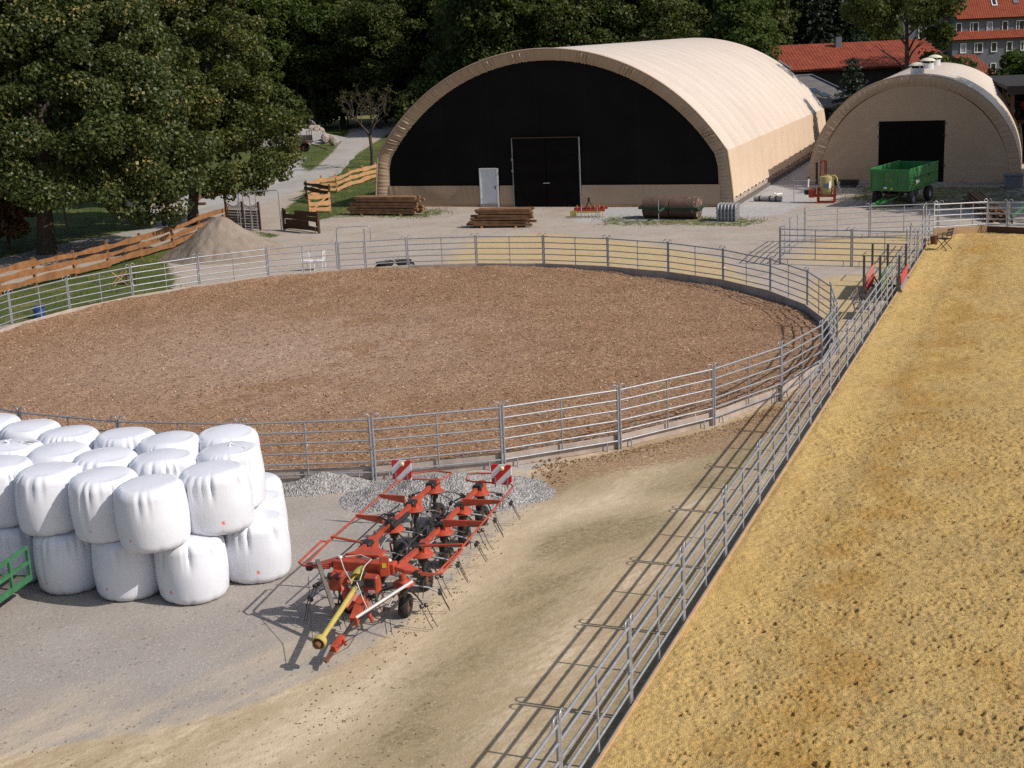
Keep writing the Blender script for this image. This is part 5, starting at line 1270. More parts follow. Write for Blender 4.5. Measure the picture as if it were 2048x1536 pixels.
def ribbed():
    a, b = g(1432, 443), g(1474, 443); d = b-a; L = d.length
    t = thing('ribbed_container', 'grey ribbed block standing on the gravel at the hall corner', 'container', a, math.atan2(d.y, d.x))
    MB().box((L/2, .5, .42), (L-.06, .96, .8), bev=.03).build('shell', MAT['galv_dull'], t)
    for i in range(6):
        x = .09+i*(L-.18)/5; m = MB(); m.tube([(x, -.02, .05), (x, -.03, .72), (x, .05, .84), (x, .92, .84)], .062, 8); m.build('rib', MAT['galv_dull'], t, 60)
    for z in (.22, .45, .66): MB().box((L/2, -.035, z), (L, .03, .05)).build('band', MAT['galv_dull'], t)
ribbed()
def wire_roll():
    a, b = g(1507, 403), g(1562, 404); d = b-a; L = d.length
    t = thing('wire_roll', 'long grey roll lying on the pale gravel beside the large hall', 'roll', a, math.atan2(d.y, d.x))
    m = MB().lathe([(0, 0), (.13, 0)]+[(.15+.012*math.sin(i*2.1), i*L/40) for i in range(41)]+[(.13, L), (0, L)], 16, Matrix.Translation((0, .15, .16)) @ Matrix.Rotation(PI/2, 4, 'Y')); m.build('coil', MAT['galv_dull'], t, 30)
    for x in (.35, .95, 1.3): MB().lathe([(.16, -.03), (.175, -.03), (.175, .03), (.16, .03)], 16, Matrix.Translation((x, .15, .16)) @ Matrix.Rotation(PI/2, 4, 'Y')).build('tie', MAT['blacksteel'], t, 40)
    for i, (x, y, rz) in enumerate(((1.2, .55, .9), (1.35, .7, 1.1), (1.5, .6, .7), (1.3, .85, 1.3))):
        tag(MB().tube([(-.25, 0, 0), (.25, 0, .0)], .05, 10).build('white_pipe', MAT['whitepaint'], None, 50, (a.x+x, a.y+y-.35, .33 if i > 1 else .06), rz), 'short white pipe piece lying by the grey roll on the gravel', 'pipe', 'white pipe pieces')
wire_roll()
def sprayer():
    o = g(1640, 405); t = thing('field_sprayer', 'red mounted sprayer with beige tank and tall mast between the two halls', 'sprayer', o, -.35)
    RD = MAT['redfaded']
    m = MB(); prof = [(0, 0), (.22, .0), (.33, .08), (.38, .25), (.39, .95), (.35, 1.03), (.15, 1.06), (.15, 1.1), (0, 1.1)]
    m.lathe(prof, 28, Matrix.Translation((.35, 0, .42)) @ Matrix.Diagonal((1, .8, 1, 1))); m.build('tank', MAT['tank'], t, 35)
    MB().box((.35, -.318, .95), (.26, .02, .2)).build('tank_sticker', MAT['sticker_blue'], t)
    MB().box((.56, -.27, 1.0), (.12, .03, .38), rz=.7).build('level_gauge', MAT['whitepaint'], t)
    for x in (-.1, .8):
        for y in (-.3, .3): MB().bar((x, y, 0), (x, y, .85), .07, .07).build('frame_leg', RD, t)
    for y in (-.3, .3): MB().bar((-.45, y, .38), (.85, y, .38), .07, .08).build('frame_beam', RD, t)
    MB().bar((-.1, -.3, .8), (-.1, .3, .8), .07, .07).build('cross_bar', RD, t)
    MB().box((-.42, -.05, .55), (.36, .5, .5), bev=.05).build('pump', RD, t); MB().lathe([(0, -.12), (.13, -.12), (.13, .12), (0, .12)], 14, Matrix.Translation((-.75, .1, .55)) @ Matrix.Rotation(PI/2, 4, 'Y')).build('fan', MAT['blacksteel'], t, 40)
    for x in (-.02, .22): MB().bar((x, .2, .8), (x, .2, 2.28), .07, .07).build('mast', RD, t)
    MB().bar((-.22, .25, 1.0), (-.22, .25, 2.2), .14, .12).build('boom_pack', MAT['wood_dark'], t); MB().bar((-.1, .18, .9), (-.1, .18, 2.3), .10, .05).build('boom_panel', MAT['galv'], t)
    MB().bar((-.05, .2, 2.25), (.3, .2, 2.3), .08, .08).build('mast_head', RD, t); MB().bar((.3, .2, 1.4), (.3, .2, 2.25), .05, .05).build('cylinder', MAT['blacksteel'], t)
    MB().tube([(-.2, .1, 1.22), (-1.5, .1, 1.2), (-1.48, .1, 1.36)], .02, 6).build('boom_tube', MAT['galv'], t, 60); MB().tube([(-1.46, .1, 1.2), (-1.46, .1, .05)], .018, 6).build('boom_stand', MAT['galv_dull'], t, 60)
    MB().tube([(-.62, -.3, .9), (-.60, -.3, 1.35)], .045, 8).build('canister', MAT['whitepaint'], t, 50); MB().lathe([(0, .08), (.07, .05), (.07, -.03), (0, -.03)], 10, Matrix.Translation((-.6, -.3, 1.4))).build('canister_cap', MAT['blackplastic'], t, 40)
    MB().tube([(.6, -.1, 1.45), (.8, -.12, 1.5), (.92, -.12, 1.35), (.95, -.12, 1.05)], .05, 8).build('filler_hose', MAT['yellowpaint'], t, 60)
    MB().tube([(.95, -.15, 1.0), (1.1, -.15, .8), (1.08, -.15, .6), (1.0, -.12, .75), (1.02, -.1, 1.0)], .02, 6).build('green_hose', MAT['hosegreen'], t, 60)
    for z in (.9, 1.05, 1.15): MB().box((1.02+.1*(z-1), -.2, z), (.14, .06, .06)).build('valve', MAT['galv'], t)
    for y in (-.3, .3): MB().bar((-.1, y, .03), (.8, y, .03), .09, .06).build('skid', RD, t)
MAT['tank'] = simple('yellowed_plastic_tank', (.42, .34, .15), .5, 0, (.36, .28, .12), 3, 0, 40, .4)
MAT['sticker_blue'] = simple('blue_grey_sticker', (.16, .20, .26), .5)
MAT['hosegreen'] = simple('pale_green_hose', (.25, .36, .22), .6)
sprayer()
def tipper():
    wr, rr_ = g(1823, 413), g(1864, 398); ax = (rr_-wr).normalized(); rz = math.atan2(ax.y, ax.x)
    left = Vector((-ax.y, ax.x, 0)); o = wr+left*.95-ax*.75; t = thing('tipping_trailer', 'green tipping trailer with open top parked before the small hall doorway', 'trailer', o, rz)
    G = MAT['greenpaint']; W, L, zb_, h = 2.15, 4.6, .92, 1.06
    MB().box((L/2, 0, zb_), (L, W, .08)).build('floor', G, t)
    fp = MB().box((.02, 0, zb_+h/2+.04), (.05, W, h), bev=.01).build('front_panel', G, t)
    for y in (-W*.17, W*.17, -W/2+.04, W/2-.04): MB().box((-.03, y, zb_+h/2+.04), (.05, .07, h)).build('stiffener', G, fp)
    MB().box((-.012, .12, zb_+.52), (.012, .52, .13)).build('faded_lettering_plate', MAT['fadedletter'], fp); MB().box((-.012, .28, zb_+.12), (.014, .26, .10)).build('number_plate', MAT['whitepaint'], fp); MB().box((-.012, -.1, zb_+.08), (.012, .12, .1)).build('reflector', MAT['sticker'], fp)
    MB().box((L-.02, 0, zb_+h/2+.04), (.05, W, h), bev=.01).build('tailgate', G, t)
    for s in (1, -1):
        for k_ in range(2):
            z0 = zb_+.05+k_*h/2; sd = MB(); sd.box((L/2, s*W/2, z0+h/4), (L-.06, .04, h/2-.03), bev=.008)
            for q in (.10, .27, .45): sd.box((L/2, s*(W/2+.025), z0+q), (L-.12, .03, .055))
            p_ = sd.build('side_board', G, t)
            if s == -1 and k_ == 0: MB().box((1.15, -W/2-.045, z0+.33), (.55, .012, .16)).build('white_plate', MAT['whitepaint'], p_); MB().box((1.0, -W/2-.045, z0+.21), (.5, .012, .035)).build('reflector', MAT['sticker'], p_)
            for x in (.9, 2.9): MB().box((x, s*(W/2+.04), z0+h/2-.02), (.09, .04, .14)).build('catch', MAT['blacksteel'], p_)
        MB().tube([(0.05, s*W/2, zb_+h+.05), (L-.05, s*W/2, zb_+h+.05)], .035, 8).build('top_rail', G, t, 60)
        MB().bar((.2, s*.45, .80), (L-.2, s*.45, .80), .1, .16).build('chassis_beam', MAT['blacksteel'], t)
        for x, y in ((.75, .95), (3.45, .95)): wheel(t, Matrix.Translation((x, s*y, .43)) @ Matrix.Rotation(PI/2, 4, 'X'), .43, .3, 'galv')
    for x in (.75, 3.45): MB().bar((x, -.85, .43), (x, .85, .43), .1, .1).build('axle', MAT['blacksteel'], t)
    MB().lathe([(0, .56), (.5, .56), (.5, .70), (0, .70)], 20, Matrix.Translation((.75, 0, 0))).build('turntable', MAT['blacksteel'], t, 40)
    MB().bar((.6, .35, .55), (-1.1, .55, .22), .09, .09).build('drawbar', G, t); MB().bar((.6, -.35, .55), (-1.1, .5, .22), .09, .09).build('drawbar', G, t)
    MB().bar((-.2, -.1, .42), (-.2, .55, .36), .07, .07).build('drawbar_cross', G, t); MB().tube([(-1.05, .53, .24), (-1.3, .56, .2)], .04, 8).build('tow_eye', MAT['galv_dull'], t, 50)
    MB().box((2.1, -.8, .62), (.7, .35, .3)).build('tool_box', MAT['galv_dull'], t)
MAT['fadedletter'] = simple('faded_yellow_lettering', (.22, .23, .07), .6, 0, (.05, .14, .045), 22)
tipper()
c_ = g(2026, 376)
t = thing('fuel_tank_box', 'blue-grey lidded box at the foot of the small hall, right corner', 'box', c_, -.36)
MB().box((0, .4, .33), (1.0, .75, .66), bev=.02).build('body', MAT['slate'], t); MB().box((0, .4, .71), (1.08, .82, .09), bev=.02).build('lid', MAT['slate'], t)
for x in (-.4, .4): MB().box((x, .02, .45), (.05, .04, .3)).build('latch', MAT['galv_dull'], t)
c_ = g(1692, 375); t = thing('feed_trough', 'low dark trough against the front of the small hall', 'trough', c_, -.36)
MB().add([(-.65, 0, .1), (.65, 0, .1), (.65, .5, .1), (-.65, .5, .1), (-.75, -.06, .42), (.75, -.06, .42), (.75, .56, .42), (-.75, .56, .42), (-.68, 0, .40), (.68, 0, .40), (.68, .5, .40), (-.68, .5, .40), (-.6, .05, .16), (.6, .05, .16), (.6, .45, .16), (-.6, .45, .16)],
    [(0, 3, 2, 1), (0, 1, 5, 4), (1, 2, 6, 5), (2, 3, 7, 6), (3, 0, 4, 7), (4, 5, 9, 8), (5, 6, 10, 9), (6, 7, 11, 10), (7, 4, 8, 11), (8, 9, 13, 12), (9, 10, 14, 13), (10, 11, 15, 14), (11, 8, 12, 15), (12, 13, 14, 15)]).build('basin', MAT['blackplastic'], t)
for x in (-.5, .5): MB().box((x, .25, .05), (.1, .5, .1)).build('foot', MAT['blackplastic'], t)
def green_implement():
    o = g(2040, 446); t = thing('green_implement', 'green drawbar implement with black wheel behind the far arena rails, at the edge', 'implement', o, .3)
    MB().bar((-.5, 0, .35), (1.4, .2, 1.4), .12, .16).build('beam', MAT['greenframe'], t); MB().bar((.3, .1, .6), (2.2, .3, .7), .1, .1).build('frame_bar', MAT['greenframe'], t)
    wheel(t, Matrix.Translation((.7, -.25, .36)) @ Matrix.Rotation(PI/2, 4, 'X'), .36, .22, 'galv'); MB().bar((-.45, 0, 0), (-.45, 0, .42), .07, .07).build('stand', MAT['blacksteel'], t)
green_implement()

# ------------------------------------------------------------------ chairs, barrows, jumps and drums
def white_chair(o, rz, label, back=True):
    t = thing('garden_chair', label, 'chair', o, rz, 'white metal chairs behind the round pen'); W = MAT['whitepaint']
    MB().tube([(-.22, .2, 0), (-.22, .18, .45), (-.26, .26, .84), (-.2, .27, .88), (0, .26, .84), (.2, .27, .88), (.26, .26, .84), (.22, .18, .45), (.22, .2, 0)], .016, 7).build('back_frame', W, t, 60)
    for i in range(7): x = -.15+i*.05; MB().tube([(x, .19, .47), (x, .255, .84)], .007, 5).build('back_wire', W, t)
    MB().lathe([(0, .44), (.2, .445), (.235, .455), (.235, .43), (0, .42)], 24, Matrix.Translation((0, -.02, 0))).build('seat', W, t, 40)
    for x in (-.2, .2): MB().tube([(x, -.2, 0), (x*.95, -.16, .43)], .016, 7).build('leg', W, t, 50)
white_chair(g(618, 541), PI-.5, 'white metal garden chair behind the pen rails, its back to the camera')
white_chair(g(640, 540), PI+1.4, 'second white metal chair, standing sideways right beside the first')
def barrow(o, rz, label, fork):
    t = thing('wheelbarrow', label, 'wheelbarrow', o, rz, 'black tub barrows'); t.scale = (.72, .72, .8); B = MAT['blackplastic']
    a = [(-.4, -.26, .22), (.3, -.26, .22), (.3, .26, .22), (-.4, .26, .22)]; b = [(-.52, -.33, .50), (.45, -.33, .52), (.45, .33, .52), (-.52, .33, .50)]; c = [(x*.93, y*.92, z-.01) for x, y, z in b]; d = [(x*.9, y*.9, z+.03) for x, y, z in a]
    MB().add(a+b+c+d, [(3, 2, 1, 0)]+[(i, (i+1) % 4, 4+(i+1) % 4, 4+i) for i in range(4)]+[(4+i, 4+(i+1) % 4, 8+(i+1) % 4, 8+i) for i in range(4)]+[(8+i, 8+(i+1) % 4, 12+(i+1) % 4, 12+i) for i in range(4)]+[(12, 13, 14, 15)]).build('tub', B, t)
    for y in (-.2, .2): MB().tube([(-.55, y*.5, .2), (.2, y, .2), (.55, y*1.3, .42), (.85, y*1.3, .78 if fork else .5)], .018, 7).build('handle', MAT['galv_dull'], t, 60)
    wheel(t, Matrix.Translation((-.55, 0, .19)) @ Matrix.Rotation(PI/2, 4, 'X'), .19, .09, 'galv')
    for y in (-.2, .2): MB().tube([(.2, y, .2), (.28, y, 0)], .016, 6).build('leg', MAT['galv_dull'], t)
barrow(g(772, 541), .55, 'black tub wheelbarrow with raised handles behind the pen rails', True)
barrow(g(806, 538), PI+.25, 'black tub wheelbarrow half behind the fence joint, handles low', False)
t = thing('blue_drum', 'small blue plastic drum on the grass outside the pen rails', 'drum', g(80, 636), 0)
MB().lathe([(0, 0), (.19, 0), (.2, .03), (.215, .15), (.205, .17), (.22, .3), (.205, .42), (.2, .46), (0, .465)], 24).build('shell', MAT['blueplastic'], t, 40)
MB().lathe([(.205, .44), (.22, .445), (.22, .475), (.15, .48), (0, .478)], 24).build('lid', MAT['blueplastic'], t, 40)
t = thing('folding_trestle', 'pale folding cross-legged trestle in the shade of the orange fence', 'trestle', g(240, 570), .4)
for y in (-.28, .28):
    MB().tube([(-.3, y, 0), (.3, y, .6)], .018, 6).build('leg', MAT['wood_pale'], t); MB().tube([(.3, y*.9, 0), (-.3, y*.9, .6)], .018, 6).build('leg', MAT['wood_pale'], t)
for x in (-.3, .3): MB().tube([(x, -.3, .6), (x, .3, .6)], .018, 6).build('top_bar', MAT['wood_pale'], t)
t = thing('shaded_stool', 'dark wooden stool beside the folding trestle in the shade', 'stool', g(262, 568), .2)
MB().box((0, 0, .4), (.45, .35, .05)).build('seat', MAT['wood_dark'], t)
for x in (-.18, .18):
    for y in (-.13, .13): MB().box((x, y, .19), (.05, .05, .38)).build('leg', MAT['wood_dark'], t)
def bench():
    o = g(1711, 640); d = FD; t = thing('garden_bench', 'garden bench with cast iron ends facing the arena fence', 'bench', o, math.atan2(FD.y, FD.x))
    # local x along the fence, local -y towards the arena
    S = MAT['galv']
    for x in (0, 1.25):
        e = MB().tube([(x, .02, 0), (x, .03, .38), (x, .10, .62), (x, .16, .86)], .026, 7).build('end_frame', S, t, 60)
        MB().tube([(x, .04, .60), (x, -.3, .62), (x, -.46, .58), (x, -.44, .38)], .022, 7).build('arm', S, e, 60); MB().tube([(x, -.44, .4), (x, -.42, .2), (x, -.48, 0)], .024, 7).build('front_leg', S, e, 60)
        MB().tube([(x, .03, .38), (x, -.2, .34), (x, -.44, .38)], .02, 7).build('seat_bearer', S, e, 60)
        for q in range(4): MB().tube([(x, -.05-.09*q, .36), (x, -.09-.09*q, .60)], .009, 5).build('scroll', S, e)
    for y in (-.06, -.16, -.26, -.36): MB().box((.62, y, .40), (1.3, .075, .022)).build('seat_slat', MAT['wood_grey'], t)
    for z, y in ((.52, .06), (.64, .085), (.76, .115)): MB().box((.62, y, z), (1.3, .022, .075)).build('back_slat', MAT['wood_grey'], t)
bench()
def jumps():
    o = g(1727, 600); spec = [(0, 'jump_pink', 'jump_red', 'stored jump with pale pink and red planks, nearest the garden bench'), (.55, 'jump_green', 'jump_green', 'stored jump with green and yellow planks between the two red ones'), (1.2, 'jump_red', 'jump_grey', 'stored jump with red and grey planks closest to the arena fence')]
    for off, a, b, lb in spec:
        t = thing('show_jump', lb, 'show jump', o+FN*off+FD*(.1*off), math.atan2(FD.y, FD.x)+.02, 'show jumps stored by the arena fence')
        for x in (0, 2.7):
            MB().box((x, 0, .82), (.08, .08, 1.6)).build('upright', MAT['wood_grey'], t); MB().box((x, 0, .04), (.08, .62, .08)).build('foot', MAT['wood_grey'], t)
            for e in (-.25, .25): MB().bar((x, e, .06), (x, 0, .5), .045, .05).build('stay', MAT['wood_grey'], t)
        for z, m_, ln in ((.72, a, 1), (.34, b, 1)):
            p_ = MB().box((1.35, -.06, z), (2.6, .04, .30), bev=.008).build('plank', MAT[m_], t)
            if m_ == 'jump_green':
                MB().lathe([(0, 0), (.16, 0), (.16, .012), (0, .012)], 18, Matrix.Translation((1.35, -.08, z)) @ Matrix.Rotation(PI/2, 4, 'X')).build('yellow_disc', MAT['jump_yellow'], p_)
                MB().box((.55, -.082, z), (.5, .01, .16)).build('yellow_patch', MAT['jump_yellow'], p_); MB().box((2.1, -.082, z), (.5, .01, .16)).build('yellow_patch', MAT['jump_yellow'], p_)
for nm, c_ in dict(pink=(.55, .21, .18), red=(.52, .05, .06), green=(.06, .24, .13), yellow=(.62, .45, .10), grey=(.22, .22, .27)).items(): MAT['jump_'+nm] = simple('jump_'+nm+'_paint', c_, .5, 0, tuple(q*.8 for q in c_), 4)
jumps()
def black_chair():
    q = g(1888, 499, AZ); t = thing('folding_chair', 'black folding chair on the arena sand in the far corner', 'chair', q, 2.3); B = MAT['blacksteel']
    for y in (-.2, .2):
        MB().tube([(-.25, y, 0), (.22, y, .46)], .016, 6).build('leg', B, t); MB().tube([(.25, y, 0), (-.2, y, .46), (-.3, y, .92)], .016, 6).build('leg', B, t, 60)
        MB().tube([(-.25, y, .68), (.2, y, .66), (.22, y, .46)], .016, 6).build('arm', B, t, 60)
    MB().box((0, 0, .46), (.42, .4, .03)).build('seat', B, t)
    for z, x in ((.62, -.235), (.74, -.26), (.86, -.285)): MB().box((x, 0, z), (.02, .4, .08)).build('back_slat', B, t)
black_chair()
q = g(1868, 489, AZ); t = thing('brown_bucket', 'brown bucket standing in the far arena corner beside the black chair', 'bucket', q)
MB().lathe([(0, 0), (.14, 0), (.18, .36), (.165, .36), (.13, .03), (0, .03)], 18).build('pail', MAT['rust'], t, 40); MB().tube([(-.175, 0, .34), (-.12, .04, .2), (0, .06, .14), (.12, .04, .2), (.175, 0, .34)], .007, 5).build('bail', MAT['galv'], t)
q = g(1848, 493, AZ); t = thing('dark_post', 'stub of a dark post at the arena corner', 'post', q); MB().box((0, 0, .16), (.12, .12, .4)).build('shaft', MAT['wood_dark'], t)

# ------------------------------------------------------------------ across the road
def cart():
    o = g(603, 305); t = thing('farm_cart', 'old farm cart with red wheel parked beyond the road under the tree', 'cart', o, -.25)
    wheel(t, Matrix.Translation((.1, -.6, .45)) @ Matrix.Rotation(PI/2, 4, 'X'), .45, .24, 'redpaint'); wheel(t, Matrix.Translation((.1, .8, .45)) @ Matrix.Rotation(PI/2, 4, 'X'), .45, .24, 'redpaint')
    MB().box((-.8, .1, .95), (3.4, 1.7, .14)).build('bed', MAT['wood_dark'], t)
    for y in (-.7, .9): MB().box((-.8, y, 1.3), (3.3, .05, .5)).build('side_board', MAT['wood_grey'], t)
    MB().bar((.9, .1, .8), (2.6, .05, .2), .09, .09).build('drawbar', MAT['wood_dark'], t); MB().bar((.8, .4, .85), (2.0, .6, 1.2), .05, .05).build('loose_pole', MAT['wood_dark'], t)
    for y in (-.5, .1, .7): MB().tube([(.85, y, 1.0), (.9, y, 2.0)], .03, 6).build('ladder_bar', MAT['blacksteel'], t)
    MB().tube([(.9, -.55, 2.0), (.9, .75, 2.0)], .03, 6).build('ladder_rail', MAT['blacksteel'], t); MB().bar((.1, -.6, .45), (.1, .8, .45), .09, .09).build('axle', MAT['blacksteel'], t)
cart()
MAT['boulder'] = simple('pale_boulder', (.36, .30, .26), .9, 0, (.24, .19, .16), 2, .4, 8)
r = random.Random(21); bb = []
for v_ in range(4):
    m = MB(); n = 8; vs = []
    for i in range(5):
        for j in range(n):
            th, ph = 2*PI*j/n, -PI/2+PI*(i+.5)/5; s = .5*r.uniform(.75, 1.1); vs.append((s*math.cos(ph)*math.cos(th)*1.2, s*math.cos(ph)*math.sin(th), s*math.sin(ph)*.8))
    fs = [(i*n+j, i*n+(j+1) % n, (i+1)*n+(j+1) % n, (i+1)*n+j) for i in range(4) for j in range(n)]+[tuple(range(n-1, -1, -1)), tuple(range(4*n, 5*n))]
    m.add(vs, fs); bb.append(m)
bo = [m.build('boulder', MAT['boulder'], None, 35) for m in bb]
for i in range(30):
    o = bo[i] if i < 4 else obj('boulder', bo[i % 4].data); s = i/29
    px, py = 618+48*s+r.uniform(-4, 4), 258+22*s+r.uniform(-3, 6); q = g(px, py+8); o.location = (q.x, q.y, .25+r.uniform(0, 1.1)*(1-s)+.1); o.rotation_euler = (r.uniform(0, 6), r.uniform(0, 6), r.uniform(0, 6)); k_ = r.uniform(.45, 1.0); o.scale = (k_, k_, k_)
    tag(o, 'pale boulder in the rock heap on the gravel bank across the road', 'boulder', 'rock heap across the road')
for i, (p0, p1, rd) in enumerate((((394, 398), (462, 388), .13), ((388, 410), (412, 410), .1), ((390, 404), (400, 400), .08))):
    a, b = g(*p0), g(*p1); o = MB().tube([(a.x, a.y, rd), (b.x, b.y, rd)], [rd, rd*.8], 10).build('log', MAT['rust'] if i == 0 else MAT['timber2'], None, 50)
    tag(o, ['long reddish log lying on gravel beyond the road', 'short brown beam on the gravel behind the second tree trunk', 'shortest brown log end beside the beam on the gravel'][i], 'log', 'logs across the road')
for px, py, h, ln, lb in ((139, 468, 1.65, .18, 'leaning grey fence post in the shaded meadow behind the big tree trunk'), (680, 262, 1.3, 0, 'thin post in the dry grass at the far bend of the road'), (596, 262, 6.0, -.35, 'thin bare pole leaning before the dark trees by the boulders')):
    q = g(px, py); o = MB().tube([(0, 0, -.1), (-ln*.6, 0, h*.5), (-ln, 0, h)], [.07, .065, .06], 8).build('meadow_post', MAT['wood_grey'], None, 50, q); tag(o, lb, 'post')
# ------------------------------------------------------------------ trees
def leaf_mat(name, a, b, c_tip, tr=.25, gloss=.35):
    k = NT(name); t = k.attr('tint'); v = k.objc()
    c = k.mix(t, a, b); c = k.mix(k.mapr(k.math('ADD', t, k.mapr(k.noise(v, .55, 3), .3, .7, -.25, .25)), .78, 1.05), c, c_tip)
    m = k.fin(c, .45, 0, None, gloss)
    td = k.n('ShaderNodeBsdfTranslucent'); k.put(td, 'Color', k.mix(.5, c, (.10, .14, .02)))
    mx = k.n('ShaderNodeMixShader'); mx.inputs[0].default_value = tr
    k.t.links.new(k.b.outputs[0], mx.inputs[1]); k.t.links.new(td.outputs[0], mx.inputs[2]); k.t.links.new(mx.outputs[0], k.o.inputs[0])
    return m
LM = {'maple2': leaf_mat('maple_leaves_light', (.036, .052, .011), (.098, .108, .024), (.33, .25, .08), .32, .3),
      'maple': leaf_mat('maple_leaves', (.028, .046, .012), (.082, .098, .024), (.30, .24, .085), .28, .3),
      'dark': leaf_mat('dark_leaves', (.045, .064, .020), (.095, .115, .036), (.17, .155, .055), .42, .1),
      'olive': leaf_mat('olive_leaves', (.055, .064, .022), (.115, .118, .04), (.18, .145, .06), .42, .1),
      'green': leaf_mat('fresh_leaves', (.045, .072, .020), (.09, .13, .032), (.17, .17, .05), .45, .1),
      'brown': leaf_mat('brownish_leaves', (.042, .036, .016), (.075, .058, .026), (.11, .075, .04), .3, .1),
      'copper': leaf_mat('copper_leaves', (.12, .055, .022), (.21, .10, .04), (.16, .16, .05), .35),
      'needle': leaf_mat('spruce_needles', (.012, .024, .016), (.026, .044, .026), (.04, .06, .035), .08, .25)}
k = NT('tree_bark'); v = k.objc(); st = k.n('ShaderNodeMapping', ins={'Vector': v}); st.inputs['Scale'].default_value = (6, 6, 1.2); a_ = k.noise(st.outputs[0], 2.2, 5, .65)
c = k.mix(k.mapr(a_, .3, .7), (.045, .036, .028), (.10, .08, .065)); MAT['bark_tree'] = k.fin(c, .95, 0, k.bump(a_, .8, .06), .1)
def leaf_cloud(cl, nper, size, seed, up=.35, shell=.45, flat=1.0):
    """cl: (n, 4) clump centres and radii. Leaf-shaped faces thrown through the outer part of each clump"""
    r_ = np.random.default_rng(seed); n = len(cl); cnt = np.maximum(6, (nper*(cl[:, 3]/cl[:, 3].mean())**2).astype(int)); idx = np.repeat(np.arange(n), cnt); N = len(idx)
    d = r_.normal(size=(N, 3)); d /= np.linalg.norm(d, axis=1)[:, None]
    rad = cl[idx, 3]*(shell+(1-shell)*r_.random(N)**.6)
    # ragged clumps: squash and drop some directions
    P = cl[idx, :3]+d*rad[:, None]*np.array([1, 1, .72*flat])
    nr = d*.55+r_.normal(size=(N, 3))*.55+np.array([0, 0, up]); nr /= np.linalg.norm(nr, axis=1)[:, None]
    t = np.cross(nr, r_.normal(size=(N, 3))); t /= np.linalg.norm(t, axis=1)[:, None]; b = np.cross(nr, t)
    s = size*r_.uniform(.65, 1.35, N)[:, None]
    V = np.stack([P-t*s*.5, P-b*s*.34+nr*s*.06, P+t*s*.5, P+b*s*.34+nr*s*.06], 1).reshape(-1, 3)
    tint = np.clip(r_.random(N)*.75+.25*r_.random(n)[idx], 0, 1)
    return V, np.arange(4*N).reshape(N, 4), tint
def clumps(n, rad, rc, seed, inner=.5, zlo=-1., lump=.25):
    r_ = np.random.default_rng(seed); d = r_.normal(size=(n*3, 3)); d /= np.linalg.norm(d, axis=1)[:, None]; d = d[d[:, 2] > zlo][:n]; n = len(d)
    f = inner+(1-inner)*r_.random(n)**.5
    q = d*f[:, None]*(1+lump*np.sin(d@r_.normal(size=3)*3+1)[:, None]*.6)*np.array(rad)
    return np.concatenate([q, (rc*r_.uniform(.6, 1.35, n))[:, None]], 1)
def crown_mesh(name, cl, nper, size, mat, seed, core=True, **kw):
    V, F, t = leaf_cloud(cl, nper, size, seed, **kw)
    if core:
        c2 = cl.copy(); c2[:, :3] *= .66; c2[:, 2] += (cl[:, 2].mean())*.28; V2, F2, t2 = leaf_cloud(c2[::2], max(10, nper//5), size*1.5, seed+1, shell=.1)  # inner leaves added to block light through the crown, tinted darker
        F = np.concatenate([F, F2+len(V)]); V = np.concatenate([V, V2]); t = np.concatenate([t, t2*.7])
    return np_mesh(name, V, F, mat, False, None, {'tint': t})
def trunk_mb(h, r0_, lean, limbs, seed, fork=.5, spread=3):
    r = random.Random(seed); m = MB()
    pts = [(0, 0, -.1), (.02, .0, h*.12), (lean*.3, .05, h*.35), (lean*.6, .0, h*.65), (lean, .1, h)]
    m.tube(pts, [r0_*1.35, r0_*1.02, r0_*.9, r0_*.7, r0_*.3], 12)
    for i in range(limbs):
        z = h*(fork+(1-fork)*i/max(limbs, 1)); a = i*2.4+r.uniform(-.4, .4); l = spread*r.uniform(.7, 1.2); rr = r0_*.48*(1-.5*i/limbs); x0 = lean*z/h
        m.tube([(x0, 0, z), (x0+.35*l*math.cos(a), .35*l*math.sin(a), z+l*.35), (x0+l*math.cos(a), l*math.sin(a), z+l*.75)], [rr, rr*.7, rr*.25], 8)
        for q in range(2):
            a2 = a+r.uniform(-.9, .9); b = (x0+.6*l*math.cos(a), .6*l*math.sin(a), z+l*.5); m.tube([b, (b[0]+.6*l*math.cos(a2), b[1]+.6*l*math.sin(a2), b[2]+l*.3)], [rr*.4, rr*.12], 6)
    return m
def tree(label, loc, crown, tm, rz=0, cat='tree', scale=None, name='broadleaf_tree', group=None):
    t = thing(name, label, cat, loc, rz, group)
    if tm is not None: obj('trunk', tm, t)
    if crown is not None: obj('crown', crown, t)
    if scale: t.scale = scale
    return t
# the two big maples at the left
A0_ = g(95, 508); cl = clumps(330, (7.2, 6.6, 9.9), .95, 3, .72, -.16, .10); cl[:, :3] += np.array([.7, .3, 4.6])
low = np.array([(7.0, -1.5, 2.3, 1.0), (6.2, -2.5, 3.2, 1.2), (5.2, -3.0, 2.6, 1.1), (7.6, -1.0, 3.6, 1.2), (4.4, -3.4, 3.4, 1.2), (3.2, -3.6, 3.6, 1.1), (8.2, 0, 5.0, 1.3), (2.2, -4.2, 4.2, 1.2), (6.6, -.6, 1.6, .7), (5.8, -2.2, 1.9, .7), (-3, -4.8, 5.2, 1.3), (-4.6, -4.2, 4.6, 1.3), (-1, -5.2, 5.6, 1.4), (-5.6, -3.2, 5.6, 1.3), (-2.4, -5.2, 4.2, 1.1), (.4, -5.4, 4.6, 1.2), (-6.2, -2.4, 4.4, 1.2), (-3.6, -5, 6.6, 1.4), (1.4, -5.4, 6.2, 1.3), (-.6, -5, 7.2, 1.4), (-5.2, -3.6, 7, 1.4)])
cl = np.concatenate([cl, low])
ca = crown_mesh('maple_crown', cl, 400, .20, LM['maple'], 5)
